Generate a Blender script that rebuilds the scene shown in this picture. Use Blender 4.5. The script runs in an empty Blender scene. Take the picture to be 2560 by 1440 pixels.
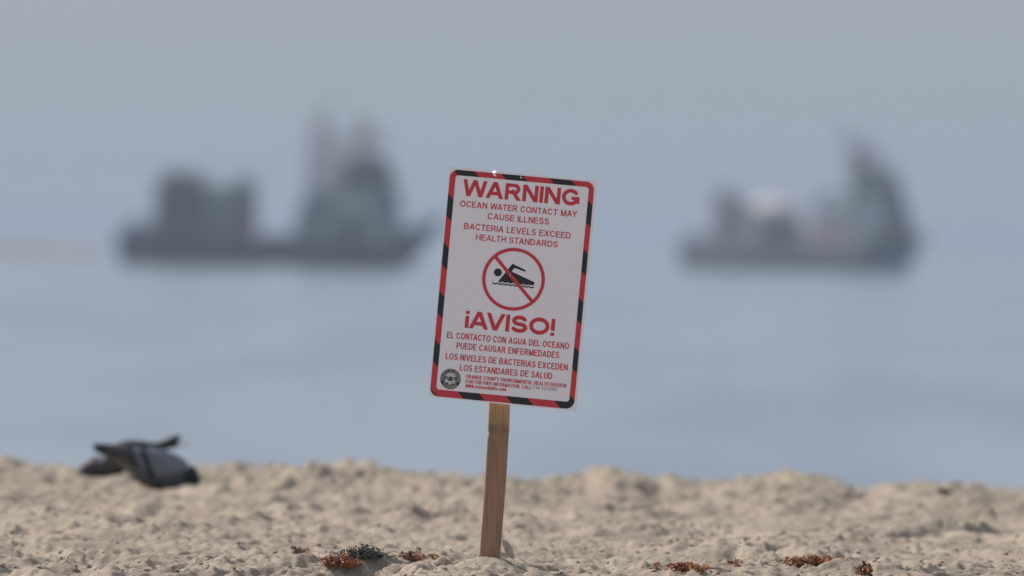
import bpy, bmesh, math, random
import numpy as np
from mathutils import Vector, Matrix

R = math.radians
random.seed(7)
rng = np.random.default_rng(11)
sc = bpy.context.scene
col = sc.collection

# ------------------------------------------------------------------ camera
F_PX = 31625.0            # focal length in pixels of the 2560 px wide frame
HORIZON = 610.0           # image row of the horizon at the frame's centre
CAM = Vector((0.0, 0.0, 0.65))
pitch = math.atan((720.0 - HORIZON) / F_PX)
roll = R(0.9)
fwd = Vector((0, math.cos(pitch), -math.sin(pitch)))
r0 = Vector((1, 0, 0)); u0 = r0.cross(fwd)
rgt = r0 * math.cos(roll) + u0 * math.sin(roll)
upv = -r0 * math.sin(roll) + u0 * math.cos(roll)
cd = bpy.data.cameras.new('camera')
cam = bpy.data.objects.new('camera', cd)
M = Matrix((rgt, upv, -fwd)).transposed().to_4x4(); M.translation = CAM
cam.matrix_world = M
cd.sensor_width = 36.0
cd.lens = F_PX / 2560 * 36
cd.clip_start = 0.5; cd.clip_end = 40000
cd.dof.use_dof = True
cd.dof.focus_distance = 24.95
cd.dof.aperture_fstop = cd.lens / 64.0
col.objects.link(cam); sc.camera = cam

# ------------------------------------------------------------------ light
SUN_EL, SUN_AZ = R(41), R(-58)       # azimuth from the view direction, negative = left, beyond the subject
sd = bpy.data.lights.new('sun', 'SUN'); sd.energy = 4.9; sd.angle = R(1.0); sd.color = (1.0, 0.945, 0.90)
so = bpy.data.objects.new('sun', sd)
sdir = Vector((math.sin(SUN_AZ) * math.cos(SUN_EL), math.cos(SUN_AZ) * math.cos(SUN_EL), math.sin(SUN_EL)))
so.rotation_euler = sdir.to_track_quat('Z', 'Y').to_euler()
so.location = (0, 20, 30)
col.objects.link(so)
w = bpy.data.worlds.new('World'); sc.world = w; w.use_nodes = True
nt = w.node_tree; nt.nodes.clear()
sky = nt.nodes.new('ShaderNodeTexSky'); sky.sky_type = 'NISHITA'; sky.sun_disc = False
sky.sun_elevation = SUN_EL; sky.sun_rotation = SUN_AZ
sky.air_density = 1.0; sky.dust_density = 2.0; sky.ozone_density = 1.0
mix = nt.nodes.new('ShaderNodeMix'); mix.data_type = 'RGBA'
mix.inputs['Factor'].default_value = 0.86            # marine layer: an even pale veil over the blue sky
mix.inputs['B'].default_value = (3.95, 4.55, 5.38, 1)
bg = nt.nodes.new('ShaderNodeBackground'); bg.inputs['Strength'].default_value = 0.094
out = nt.nodes.new('ShaderNodeOutputWorld')
nt.links.new(sky.outputs[0], mix.inputs['A'])
nt.links.new(mix.outputs['Result'], bg.inputs['Color'])
nt.links.new(bg.outputs[0], out.inputs[0])
sc.view_settings.view_transform = 'Standard'; sc.view_settings.look = 'None'
sc.view_settings.gamma = 1.0; sc.view_settings.use_curve_mapping = False
sc.view_settings.exposure = 0.0
sc.cycles.use_denoising = True
sc.cycles.max_bounces = 6; sc.cycles.transparent_max_bounces = 16

# ------------------------------------------------------------------ helpers
def P(px, py, D):
    """world point seen at pixel (px, py) of the 2560 x 1440 frame, D metres ahead"""
    return CAM + (fwd + rgt * ((px - 1280) / F_PX) + upv * ((720 - py) / F_PX)) * D

def mat(name, color, rough=0.8, spec=0.3, metallic=0.0):
    m = bpy.data.materials.new(name); m.use_nodes = True
    b = m.node_tree.nodes['Principled BSDF']
    b.inputs['Base Color'].default_value = (*color, 1)
    b.inputs['Roughness'].default_value = rough
    b.inputs['Specular IOR Level'].default_value = spec
    b.inputs['Metallic'].default_value = metallic
    return m

def noisy(name, c1, c2, scale=(5, 5, 5), rough=0.8, detail=6, bump=0.0, bump_dist=0.01, lo=0.35, hi=0.65, spec=0.3):
    m = mat(name, c1, rough, spec); t = m.node_tree; b = t.nodes['Principled BSDF']
    tc = t.nodes.new('ShaderNodeTexCoord'); mp = t.nodes.new('ShaderNodeMapping'); mp.inputs['Scale'].default_value = scale
    n = t.nodes.new('ShaderNodeTexNoise'); n.inputs['Scale'].default_value = 1.0; n.inputs['Detail'].default_value = detail
    r = t.nodes.new('ShaderNodeValToRGB')
    r.color_ramp.elements[0].position = lo; r.color_ramp.elements[0].color = (*c1, 1)
    r.color_ramp.elements[1].position = hi; r.color_ramp.elements[1].color = (*c2, 1)
    t.links.new(tc.outputs['Object'], mp.inputs[0]); t.links.new(mp.outputs[0], n.inputs[0])
    t.links.new(n.outputs[0], r.inputs[0]); t.links.new(r.outputs[0], b.inputs['Base Color'])
    if bump:
        bp = t.nodes.new('ShaderNodeBump'); bp.inputs['Strength'].default_value = bump; bp.inputs['Distance'].default_value = bump_dist
        t.links.new(n.outputs[0], bp.inputs['Height']); t.links.new(bp.outputs[0], b.inputs['Normal'])
    return m

def mesh_obj(name, verts, faces, m, parent=None, smooth=False):
    me = bpy.data.meshes.new(name); me.from_pydata([tuple(v) for v in verts], [], faces); me.update()
    if smooth: me.polygons.foreach_set('use_smooth', [True] * len(me.polygons))
    if m is not None: me.materials.append(m)
    o = bpy.data.objects.new(name, me); col.objects.link(o)
    if parent: o.parent = parent
    return o

def empty(name, loc, rz=0.0):
    o = bpy.data.objects.new(name, None); o.location = loc; o.rotation_euler = (0, 0, rz); o.empty_display_size = 0.1
    col.objects.link(o); return o

def tag(o, label=None, cat=None, group=None, kind=None):
    if label: o['label'] = label
    if cat: o['category'] = cat
    if group: o['group'] = group
    if kind: o['kind'] = kind
    return o

class MB:
    def __init__(s): s.v = []; s.f = []
    def add(s, vs, fs):
        k = len(s.v); s.v += [Vector(v) for v in vs]; s.f += [tuple(i + k for i in f) for f in fs]
    def box(s, x0, x1, y0, y1, z0, z1, tx=0, ty=0):
        """box whose top is drawn in by tx at each x end and ty at each y side"""
        s.add([(x0, y0, z0), (x1, y0, z0), (x1, y1, z0), (x0, y1, z0),
               (x0 + tx, y0 + ty, z1), (x1 - tx, y0 + ty, z1), (x1 - tx, y1 - ty, z1), (x0 + tx, y1 - ty, z1)],
              [(3, 2, 1, 0), (4, 5, 6, 7), (0, 1, 5, 4), (1, 2, 6, 5), (2, 3, 7, 6), (3, 0, 4, 7)])
    def prism(s, pts, y0, y1):
        n = len(pts)
        s.add([(x, y0, z) for x, z in pts] + [(x, y1, z) for x, z in pts],
              [tuple(range(n)), tuple(range(2 * n - 1, n - 1, -1))] + [(i, i + n, (i + 1) % n + n, (i + 1) % n) for i in range(n)])
    def tube(s, a, b, ra, rb=None, n=6):
        rb = ra if rb is None else rb
        a, b = Vector(a), Vector(b); d = (b - a).normalized()
        x = d.orthogonal().normalized(); y = d.cross(x)
        vs = [a + (x * math.cos(t) + y * math.sin(t)) * ra for t in [2 * math.pi * i / n for i in range(n)]]
        vs += [b + (x * math.cos(t) + y * math.sin(t)) * rb for t in [2 * math.pi * i / n for i in range(n)]]
        s.add(vs, [tuple(range(n - 1, -1, -1)), tuple(range(n, 2 * n))] + [(i, (i + 1) % n, (i + 1) % n + n, i + n) for i in range(n)])
    def path(s, pts, rad, n=6):
        for i in range(len(pts) - 1):
            ra = rad[i] if isinstance(rad, (list, tuple)) else rad
            rb = rad[i + 1] if isinstance(rad, (list, tuple)) else rad
            s.tube(pts[i], pts[i + 1], ra, rb, n)
    def lump(s, c, r, sq=(1, 1, 1), jit=0.25):
        bm = bmesh.new(); bmesh.ops.create_icosphere(bm, subdivisions=1, radius=1.0)
        bm.verts.index_update()
        vs = [Vector((v.co.x * sq[0], v.co.y * sq[1], v.co.z * sq[2])) * r * random.uniform(1 - jit, 1 + jit) + Vector(c) for v in bm.verts]
        fs = [tuple(v.index for v in f.verts) for f in bm.faces]; bm.free()
        s.add(vs, fs)
    def build(s, name, m, parent=None, smooth=False):
        return mesh_obj(name, s.v, s.f, m, parent, smooth)

def loft(sections, n=18):
    """closed tube through sections (x, y, z, half width, half height)"""
    vs = []; fs = []
    for x, y, z, ry, rz in sections:
        for i in range(n):
            t = 2 * math.pi * i / n
            vs.append((x, y + ry * math.cos(t), z + rz * math.sin(t)))
    for k in range(len(sections) - 1):
        for i in range(n):
            a = k * n + i; b = k * n + (i + 1) % n
            fs.append((a, b, b + n, a + n))
    fs.append(tuple(range(n - 1, -1, -1))); fs.append(tuple(range((len(sections) - 1) * n, len(sections) * n)))
    return vs, fs

def resample(sections, k=4):
    """Catmull-Rom through the sections"""
    S = np.array(sections, float); o = []
    for i in range(len(S) - 1):
        p0 = S[max(i - 1, 0)]; p1 = S[i]; p2 = S[i + 1]; p3 = S[min(i + 2, len(S) - 1)]
        for j in range(k):
            t = j / k
            o.append(0.5 * ((2 * p1) + (-p0 + p2) * t + (2 * p0 - 5 * p1 + 4 * p2 - p3) * t * t + (-p0 + 3 * p1 - 3 * p2 + p3) * t ** 3))
    o.append(S[-1]); o = np.array(o); o[:, 3:] = np.maximum(o[:, 3:], 0.0008)
    return o.tolist()

# ------------------------------------------------------------------ sand
def hash2(ix, iy, seed):
    h = (ix.astype(np.int64) * 374761393 + iy.astype(np.int64) * 668265263 + seed * 144665) & 0x7fffffff
    h = ((h ^ (h >> 13)) * 1274126177) & 0x7fffffff
    return ((h ^ (h >> 16)) & 0xffff) / 65535.0

def vnoise(x, y, seed):
    ix = np.floor(x); iy = np.floor(y); fx = x - ix; fy = y - iy
    ix = ix.astype(np.int64); iy = iy.astype(np.int64)
    sx = fx * fx * fx * (fx * (fx * 6 - 15) + 10); sy = fy * fy * fy * (fy * (fy * 6 - 15) + 10)
    a = hash2(ix, iy, seed); b = hash2(ix + 1, iy, seed); c = hash2(ix, iy + 1, seed); d = hash2(ix + 1, iy + 1, seed)
    return (a + (b - a) * sx + (c - a) * sy + (a - b - c + d) * sx * sy) * 2 - 1

CREST = [(-400, 1128), (0, 1140), (200, 1164), (420, 1172), (560, 1163), (800, 1156), (1000, 1178), (1200, 1186), (1400, 1190), (1470, 1182), (1523, 1170),
         (1600, 1182), (1650, 1196), (1800, 1200), (1900, 1188), (1985, 1179), (2080, 1196), (2150, 1220), (2220, 1208), (2300, 1205), (2420, 1208), (2560, 1226), (2900, 1235)]
CY = 35.5
cx_ = np.array([(c[0] - 1280) / F_PX * CY for c in CREST])
cz_ = np.array([0.65 - (c[1] - (HORIZON + math.tan(roll) * (c[0] - 1280))) / F_PX * CY for c in CREST])
pits = []
prng = np.random.default_rng(5)
for _ in range(330):
    pits.append((prng.uniform(-2.6, 2.6), prng.uniform(23.8, 36.5), prng.uniform(0.05, 0.13), prng.uniform(0.10, 0.26), prng.uniform(-0.6, 0.6), prng.uniform(0.008, 0.024)))
POST_X = P(1221, 1400, 25).x
BIRD_SPOTS = [(P(375, 1222, 33.4), .13, .35, .013), (P(255, 1196, 34.3), .09, .35, .010)]

def sstep(a, b, x):
    t = np.clip((x - a) / (b - a), 0, 1); return t * t * (3 - 2 * t)

def sand_height(X, Y, fine=True):
    X = np.asarray(X, float); Y = np.asarray(Y, float)
    wx = X + 0.06 * vnoise(X * 4, Y * 3, 1); wy = Y + 0.09 * vnoise(X * 4 + 9, Y * 3, 2)
    h = 0.013 * vnoise(wx * 2.1, wy * 1.1, 3) + 0.012 * vnoise(wx * 5.3, wy * 3.1, 4)
    h += 0.0105 * (np.abs(vnoise(wx * 8.5 + wy * 2, wy * 5.5, 5)) - 0.25)
    near = 1 - sstep(26.5, 30, Y)
    h += sstep(30, 34, Y) * (0.009 * np.abs(vnoise(X * 6.3, Y * 2.3, 21)) + 0.014 * np.abs(vnoise(X * 15, Y * 6, 22)) + 0.007 * vnoise(X * 31, Y * 11, 23) - .011)
    n6 = vnoise(wx * 17 - wy * 4, wy * 12, 6)
    h += 0.0085 * (np.abs(n6) - .2)
    # small deep scuffs with soft edges
    h -= 0.010 * sstep(0.30, 0.72, vnoise(wx * 10.5 + 3 * wy, wy * 7, 16)) + 0.0095 * sstep(0.26, 0.66, vnoise(wx * 23 + 5, wy * 15 + 3, 17))
    if fine:
        h += (0.0068 - 0.0008 * near) * (np.abs(vnoise(wx * 36, wy * 28, 7)) - .25) + (0.0024 + 0.0004 * near) * vnoise(wx * 88, wy * 72, 8)
        h -= near * 0.0050 * sstep(0.25, 0.6, vnoise(wx * 44, wy * 30, 18)); h += near * 0.0035 * sstep(0.35, 0.7, vnoise(wx * 36 + 7, wy * 26, 19))
        h += 0.0013 * near * vnoise(wx * 190, wy * 120, 9)
    # footprints and scuffs: hollow with a raised rim
    for px, py, a, b, th, dp in pits:
        m = (np.abs(X - px) < 3 * b) & (np.abs(Y - py) < 3 * b)
        if not m.any(): continue
        dx = X[m] - px; dy = Y[m] - py
        u = (dx * math.cos(th) + dy * math.sin(th)) / a; v = (-dx * math.sin(th) + dy * math.cos(th)) / b
        r2 = u * u + v * v
        h[m] += dp * (-np.exp(-r2 * 1.4) * 1.2 + 0.75 * np.exp(-(np.sqrt(r2) - 1.25) ** 2 * 7))
    # height of the berm crest across the view, fading in towards it
    prof = np.interp(X * CY / np.maximum(Y, 1), cx_, cz_)
    amp = 1.0
    h = h * amp + prof * sstep(29.0, 35.0, Y) * (1 - sstep(44, 50, Y))
    h -= 0.012
    # a calmer, slightly lower shelf right round the sign, and the mound pushed up round its stake
    d2 = (X - POST_X + 0.012) ** 2 / 0.085 ** 2 + (Y - 25.015) ** 2 / 0.15 ** 2
    k = np.exp(-d2 * 0.9)
    h = h * (1 - 0.72 * k) + 0.041 * np.exp(-d2 * 0.85)
    # trodden spots where the pigeons stand
    for q_, sxx, syy, dz in BIRD_SPOTS:
        kb_ = 0.85 * np.exp(-((X - q_.x) / sxx) ** 4 - ((Y - q_.y) / syy) ** 4)
        h = h * (1 - kb_) + (q_.z + dz + 0.25 * h) * kb_
    # beach face falls away to the sea behind the crest
    h -= 0.06 * sstep(35.6, 38.5, Y) + 1.69 * sstep(36.6, 60, Y) + 0.02 * np.clip(Y - 62, 0, 400) * 0.3
    h += 0.15 * sstep(20, -60, Y)
    return h

# the berm's skyline is fitted so that its crest follows the one in view
gx_, gy_ = np.meshgrid(np.linspace(-1.62, 1.62, 500), np.linspace(30.5, 41, 260))
for _ in range(3):
    gz_ = sand_height(gx_.ravel(), gy_.ravel()); rx_ = gx_.ravel(); ry_ = gy_.ravel(); rz_ = gz_ - CAM.z
    dd = ry_ * fwd.y + rz_ * fwd.z
    sx_p = 1280 + F_PX * (rx_ * rgt.x + ry_ * rgt.y + rz_ * rgt.z) / dd
    sy_p = 720 - F_PX * (rx_ * upv.x + ry_ * upv.y + rz_ * upv.z) / dd
    px_c = np.array([c[0] for c in CREST], float); top = []
    bins = np.arange(-100, 2700, 12); idx_ = np.digitize(sx_p, bins); prof_ = np.full(len(bins) + 1, 2000.0)
    np.minimum.at(prof_, idx_, sy_p); bc = np.concatenate([[bins[0] - 6], bins + 6])
    for c in CREST:
        m_ = (np.abs(bc - np.clip(c[0], 0, 2560)) < 45) & (prof_ < 1900); top.append(prof_[m_].mean())
    err = np.array(top) - np.array([c[1] for c in CREST], float); err[0] = err[1]; err[-1] = err[-2]
    err = err + 2
    err[1:-1] = .2 * err[:-2] + .6 * err[1:-1] + .2 * err[2:]
    cz_ = cz_ + 0.8 * (err + 0) / F_PX * CY

def axis(parts):
    a = []
    for x0, x1, st in parts:
        n = max(1, int(round((x1 - x0) / st))); a += list(np.linspace(x0, x1, n, endpoint=False))
    a.append(parts[-1][1]); return np.array(a)

def sheet(name, xs, ys, hf, m):
    X, Y = np.meshgrid(xs, ys); Z = hf(X.ravel(), Y.ravel())
    nx, ny = len(xs), len(ys)
    co = np.stack([X.ravel(), Y.ravel(), Z], 1).astype(np.float32)
    i = np.arange(nx - 1); j = np.arange(ny - 1)
    I, J = np.meshgrid(i, j); a = (J * nx + I).ravel()
    q = np.stack([a, a + 1, a + 1 + nx, a + nx], 1).astype(np.int32)
    me = bpy.data.meshes.new(name); me.vertices.add(len(co)); me.vertices.foreach_set('co', co.ravel())
    me.loops.add(q.size); me.loops.foreach_set('vertex_index', q.ravel())
    me.polygons.add(len(q)); me.polygons.foreach_set('loop_start', np.arange(0, q.size, 4, dtype=np.int32))
    me.polygons.foreach_set('use_smooth', np.ones(len(q), bool))
    me.update(calc_edges=True); me.materials.append(m)
    o = bpy.data.objects.new(name, me); col.objects.link(o); return o

def sand_material():
    m = mat('dry_sand', (0.4, 0.33, 0.26), 0.95, 0.15); t = m.node_tree; b = t.nodes['Principled BSDF']
    tc = t.nodes.new('ShaderNodeTexCoord')
    def noise(scale, detail, rough=0.6):
        n = t.nodes.new('ShaderNodeTexNoise'); n.inputs['Scale'].default_value = scale
        n.inputs['Detail'].default_value = detail; n.inputs['Roughness'].default_value = rough
        t.links.new(tc.outputs['Object'], n.inputs[0]); return n
    big = noise(3.2, 5); grain = noise(420, 3, 0.8); mid = noise(60, 4)
    r = t.nodes.new('ShaderNodeValToRGB'); r.color_ramp.elements[0].position = 0.34; r.color_ramp.elements[1].position = 0.66
    r.color_ramp.elements[0].color = (0.385, 0.322, 0.262, 1); r.color_ramp.elements[1].color = (0.51, 0.435, 0.355, 1)
    t.links.new(big.outputs[0], r.inputs[0])
    r2 = t.nodes.new('ShaderNodeValToRGB'); r2.color_ramp.elements[0].position = 0.33; r2.color_ramp.elements[1].position = 0.62
    r2.color_ramp.elements[0].color = (0.55, 0.53, 0.5, 1); r2.color_ramp.elements[1].color = (1.05, 1.03, 1.0, 1)
    t.links.new(grain.outputs[0], r2.inputs[0])
    r3 = t.nodes.new('ShaderNodeValToRGB'); r3.color_ramp.elements[0].position = 0.35; r3.color_ramp.elements[1].position = 0.6
    r3.color_ramp.elements[0].color = (0.82, 0.81, 0.79, 1); r3.color_ramp.elements[1].color = (1.0, 1.0, 1.0, 1)
    t.links.new(mid.outputs[0], r3.inputs[0])
    m1 = t.nodes.new('ShaderNodeMix'); m1.data_type = 'RGBA'; m1.blend_type = 'MULTIPLY'; m1.inputs['Factor'].default_value = 1
    m2 = t.nodes.new('ShaderNodeMix'); m2.data_type = 'RGBA'; m2.blend_type = 'MULTIPLY'; m2.inputs['Factor'].default_value = 1
    t.links.new(r.outputs[0], m1.inputs['A']); t.links.new(r2.outputs[0], m1.inputs['B'])
    t.links.new(m1.outputs['Result'], m2.inputs['A']); t.links.new(r3.outputs[0], m2.inputs['B'])
    t.links.new(m2.outputs['Result'], b.inputs['Base Color'])
    bp = t.nodes.new('ShaderNodeBump'); bp.inputs['Strength'].default_value = 0.8; bp.inputs['Distance'].default_value = 0.0016
    t.links.new(grain.outputs[0], bp.inputs['Height'])
    bp2 = t.nodes.new('ShaderNodeBump'); bp2.inputs['Strength'].default_value = 0.7; bp2.inputs['Distance'].default_value = 0.006
    t.links.new(mid.outputs[0], bp2.inputs['Height']); t.links.new(bp.outputs[0], bp2.inputs['Normal'])
    t.links.new(bp2.outputs[0], b.inputs['Normal'])
    return m
SAND = sand_material()
xs = axis([(-400, -60, 40), (-60, -8, 3), (-8, -2.4, 0.25), (-2.4, -1.2, 0.012), (-1.2, 1.2, 0.0055), (1.2, 2.4, 0.012), (2.4, 8, 0.25), (8, 60, 3), (60, 400.1, 40)])
ys = axis([(-120, 0, 10), (0, 20, 0.8), (20, 24.2, 0.1), (24.2, 26.6, 0.006), (26.6, 37.2, 0.0155), (37.2, 45, 0.2), (45, 110, 3)])
sand = sheet('sand', xs, ys, sand_height, SAND); tag(sand, kind='structure')
def hz(x, y): return float(sand_height(np.array([x]), np.array([y]))[0])

# crumbs and clods of sand lying loose on the surface
mb_v = []; mb_f = []
bm = bmesh.new(); bmesh.ops.create_icosphere(bm, subdivisions=1, radius=1.0); bm.verts.index_update()
ico_v = np.array([v.co[:] for v in bm.verts]); ico_f = np.array([[v.index for v in f.verts] for f in bm.faces]); bm.free()
N = 24000
cxs = rng.uniform(-1.25, 1.25, N); cys = 24.35 + 6.0 * rng.random(N) ** 1.8
crs = 0.0007 + 0.0055 * rng.random(N) ** 11
d = np.hypot((cxs - POST_X) / 0.14, (cys - 25.0) / 0.15) < 1
crs[d] = np.minimum(crs[d], 0.0022)
chs = sand_height(cxs, cys)
V = np.concatenate([ico_v[None] * (crs[:, None, None] * rng.uniform(0.7, 1.3, (N, len(ico_v), 1)) * np.array([1.15, 1.1, 0.75])) + np.stack([cxs, cys, chs + crs * 0.25], 1)[:, None]]).reshape(-1, 3)
Fs = (ico_f[None] + (np.arange(N) * len(ico_v))[:, None, None]).reshape(-1, 3)
me = bpy.data.meshes.new('sand_crumbs'); me.vertices.add(len(V)); me.vertices.foreach_set('co', V.ravel().astype(np.float32))
me.loops.add(Fs.size); me.loops.foreach_set('vertex_index', Fs.ravel().astype(np.int32)); me.polygons.add(len(Fs))
me.polygons.foreach_set('loop_start', np.arange(0, Fs.size, 3, dtype=np.int32)); me.polygons.foreach_set('use_smooth', np.ones(len(Fs), bool))
me.update(calc_edges=True); me.materials.append(SAND)
crumbs = bpy.data.objects.new('sand_crumbs', me); col.objects.link(crumbs)
tag(crumbs, 'loose crumbs and small clods of dry sand', 'sand clods', kind='stuff')

# ------------------------------------------------------------------ sea
WATER_Z = -1.35
wm = mat('sea_water', (0.20, 0.23, 0.275), 0.14, 0.5); t = wm.node_tree; b = t.nodes['Principled BSDF']
b.inputs['IOR'].default_value = 1.33
tc = t.nodes.new('ShaderNodeTexCoord')
hs = []
for scl, det in (((0.10, 0.03, 1), 3), ((1.1, 0.45, 1), 4)):
    mp = t.nodes.new('ShaderNodeMapping'); mp.inputs['Scale'].default_value = scl
    n = t.nodes.new('ShaderNodeTexNoise'); n.inputs['Scale'].default_value = 1; n.inputs['Detail'].default_value = det
    t.links.new(tc.outputs['Object'], mp.inputs[0]); t.links.new(mp.outputs[0], n.inputs[0]); hs.append(n)
bp = t.nodes.new('ShaderNodeBump'); bp.inputs['Strength'].default_value = 0.35; bp.inputs['Distance'].default_value = 0.10
bp2 = t.nodes.new('ShaderNodeBump'); bp2.inputs['Strength'].default_value = 0.3; bp2.inputs['Distance'].default_value = 0.03
t.links.new(hs[0].outputs[0], bp.inputs['Height']); t.links.new(bp.outputs[0], bp2.inputs['Normal'])
t.links.new(hs[1].outputs[0], bp2.inputs['Height']); t.links.new(bp2.outputs[0], b.inputs['Normal'])
mp = t.nodes.new('ShaderNodeMapping'); mp.inputs['Scale'].default_value = (0.30, 0.022, 1)
n = t.nodes.new('ShaderNodeTexNoise'); n.inputs['Scale'].default_value = 1; n.inputs['Detail'].default_value = 2
t.links.new(tc.outputs['Object'], mp.inputs[0]); t.links.new(mp.outputs[0], n.inputs[0])
r = t.nodes.new('ShaderNodeValToRGB'); r.color_ramp.elements[0].position = .36; r.color_ramp.elements[1].position = .56
r.color_ramp.elements[0].color = (0.125, 0.175, 0.235, 1); r.color_ramp.elements[1].color = (0.235, 0.28, 0.34, 1)
t.links.new(n.outputs[0], r.inputs[0]); t.links.new(r.outputs[0], b.inputs['Base Color'])
def flat(X, Y): return np.full_like(X, WATER_Z)
sea = sheet('sea', axis([(-6000, -100, 400), (-100, 100, 10), (100, 6000.1, 400)]), axis([(40, 200, 10), (200, 1600, 50), (1600, 14000, 600)]), flat, wm)
tag(sea, kind='structure')

# ------------------------------------------------------------------ warning sign
PW = mat('white_board_plastic', (0.95, 0.905, 0.955), 0.4, 0.4)
t = PW.node_tree; tr_ = t.nodes.new('ShaderNodeBsdfTranslucent'); tr_.inputs['Color'].default_value = (.95, .88, .93, 1)
ms_ = t.nodes.new('ShaderNodeMixShader'); ms_.inputs[0].default_value = 0.02      # thin plastic lets a little light through
t.links.new(t.nodes['Principled BSDF'].outputs[0], ms_.inputs[1]); t.links.new(tr_.outputs[0], ms_.inputs[2]); t.links.new(ms_.outputs[0], t.nodes['Material Output'].inputs[0])
PR = mat('red_print', (0.64, 0.055, 0.075), 0.5, 0.3)
PK = mat('black_print', (0.028, 0.030, 0.033), 0.5, 0.3)
PG = mat('grey_red_print', (0.52, 0.24, 0.27), 0.5, 0.3)
D0 = 25.0
W = 370 / F_PX * D0; H = 578 / F_PX * D0
C = P(1281.5, 722, D0)
ang = R(5.7); yaw = R(12)
a_img = rgt * math.cos(ang) - upv * math.sin(ang)
b_img = rgt * math.sin(ang + R(-0.4)) + upv * math.cos(ang)
b_img.normalize()
a_vec = a_img * math.cos(yaw) - fwd * math.sin(yaw)      # right edge nearer the camera, board faces slightly left
n_vec = a_vec.cross(b_img).normalized()
if n_vec.dot(fwd) > 0: n_vec = -n_vec
W /= math.cos(yaw)
base_pt = Vector((POST_X, 25.0, hz(POST_X, 25.0)))
sign = empty('warning_sign', base_pt)
tag(sign, 'white warning sign with red and black striped border on a wooden stake', 'sign')

def bend(U, V):
    g = lambda x, s: math.exp(-(x / s) ** 2)
    e = math.exp(-max(V, 0) / 9.0)
    d = -0.0035 * (((U - 185) / 185.0) ** 2 - 0.5) * (0.3 + 0.7 * V / 578)
    d += -0.0040 * e * g(U - 112, 20) - 0.0052 * e * g(U - 106, 7)
    d += 0.0028 * e * g(U - 186, 11) - 0.0022 * e * g(U - 194, 7)
    d += 0.0019 * math.exp(-((U - 114) / 8) ** 2 - ((V - 8) / 16.0) ** 2) - 0.0022 * math.exp(-((U - 188) / 6.0) ** 2 - ((V - 12) / 7.0) ** 2)
    d += 0.0008 * math.sin(U * 0.031 + V * 0.008)
    return d

def S(U, V, off=0.0):
    return C + a_vec * ((U - 185) / 370 * W) + b_img * ((289 - V) / 578 * H) + n_vec * (off + bend(U, V)) - base_pt

TH = 0.004
nu, nv = 75, 60
us = np.concatenate([np.linspace(0, 92, 14, endpoint=False), np.linspace(92, 136, 26, endpoint=False), np.linspace(136, 172, 6, endpoint=False), np.linspace(172, 206, 12, endpoint=False), np.linspace(206, 370, 17)]); vs_ = np.concatenate([np.linspace(0, 40, 22, endpoint=False), np.linspace(40, 578, nv - 22)])
vv = [S(u, v) for v in vs_ for u in us] + [S(u, v, -TH) for v in vs_ for u in us]
ff = []; K = nu * nv
for j in range(nv - 1):
    for i in range(nu - 1):
        q = j * nu + i; ff.append((q, q + nu, q + nu + 1, q + 1)); ff.append((q + K, q + K + 1, q + K + nu + 1, q + K + nu))
for i in range(nu - 1):
    q = i; ff.append((q, q + 1, q + 1 + K, q + K)); q = (nv - 1) * nu + i; ff.append((q + 1, q, q + K, q + 1 + K))
for j in range(nv - 1):
    q = j * nu; ff.append((q + nu, q, q + K, q + nu + K)); q = j * nu + nu - 1; ff.append((q, q + nu, q + nu + K, q + K))
panel = mesh_obj('board', vv, ff, PW, sign)

# ---- print: every shape is a field on a grid, cut out as flat geometry (no overlapping faces)
def print_shape(name, m, box, step, field, off, parent=panel, label=None):
    x0, x1, y0, y1 = box
    nx = int((x1 - x0) / step) + 2; ny = int((y1 - y0) / step) + 2
    gx = x0 + np.arange(nx) * step; gy = y0 + np.arange(ny) * step
    GX, GY = np.meshgrid(gx, gy); f = field(GX, GY)
    f = np.where(np.abs(f) < 1e-5, 1e-5, f)
    ins = f > 0
    verts = []; faces = []; cache = {}
    def vid(key, x, y):
        if key in cache: return cache[key]
        cache[key] = len(verts); verts.append(S(x, y + 0.0065 * (185 - x), off)); return cache[key]
    full = ins[:-1, :-1] & ins[1:, :-1] & ins[:-1, 1:] & ins[1:, 1:]
    anyi = ins[:-1, :-1] | ins[1:, :-1] | ins[:-1, 1:] | ins[1:, 1:]
    for j in range(ny - 1):
        row = full[j]; i = 0; idx = np.nonzero(anyi[j])[0]
        if not len(idx): continue
        i = idx[0]
        while i <= idx[-1]:
            if row[i]:
                k = i
                while k + 1 < nx - 1 and row[k + 1] and k - i < 9: k += 1
                faces.append((vid(('n', i, j), gx[i], gy[j]), vid(('n', i, j + 1), gx[i], gy[j + 1]),
                              vid(('n', k + 1, j + 1), gx[k + 1], gy[j + 1]), vid(('n', k + 1, j), gx[k + 1], gy[j])))
                i = k + 1; continue
            if anyi[j, i]:
                cs = [(i, j), (i, j + 1), (i + 1, j + 1), (i + 1, j)]
                poly = []
                for c in range(4):
                    p, q = cs[c], cs[(c + 1) % 4]; fp, fq = f[p[1], p[0]], f[q[1], q[0]]
                    if fp > 0: poly.append(vid(('n',) + p, gx[p[0]], gy[p[1]]))
                    if (fp > 0) != (fq > 0):
                        tt = fp / (fp - fq)
                        x = gx[p[0]] + (gx[q[0]] - gx[p[0]]) * tt; y = gy[p[1]] + (gy[q[1]] - gy[p[1]]) * tt
                        poly.append(vid(('e',) + tuple(sorted((p, q))), x, y))
                if len(poly) >= 3: faces.append(tuple(poly))
            i += 1
    o = mesh_obj(name, verts, faces, m, parent)
    if label: o['label'] = label
    return o

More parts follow.
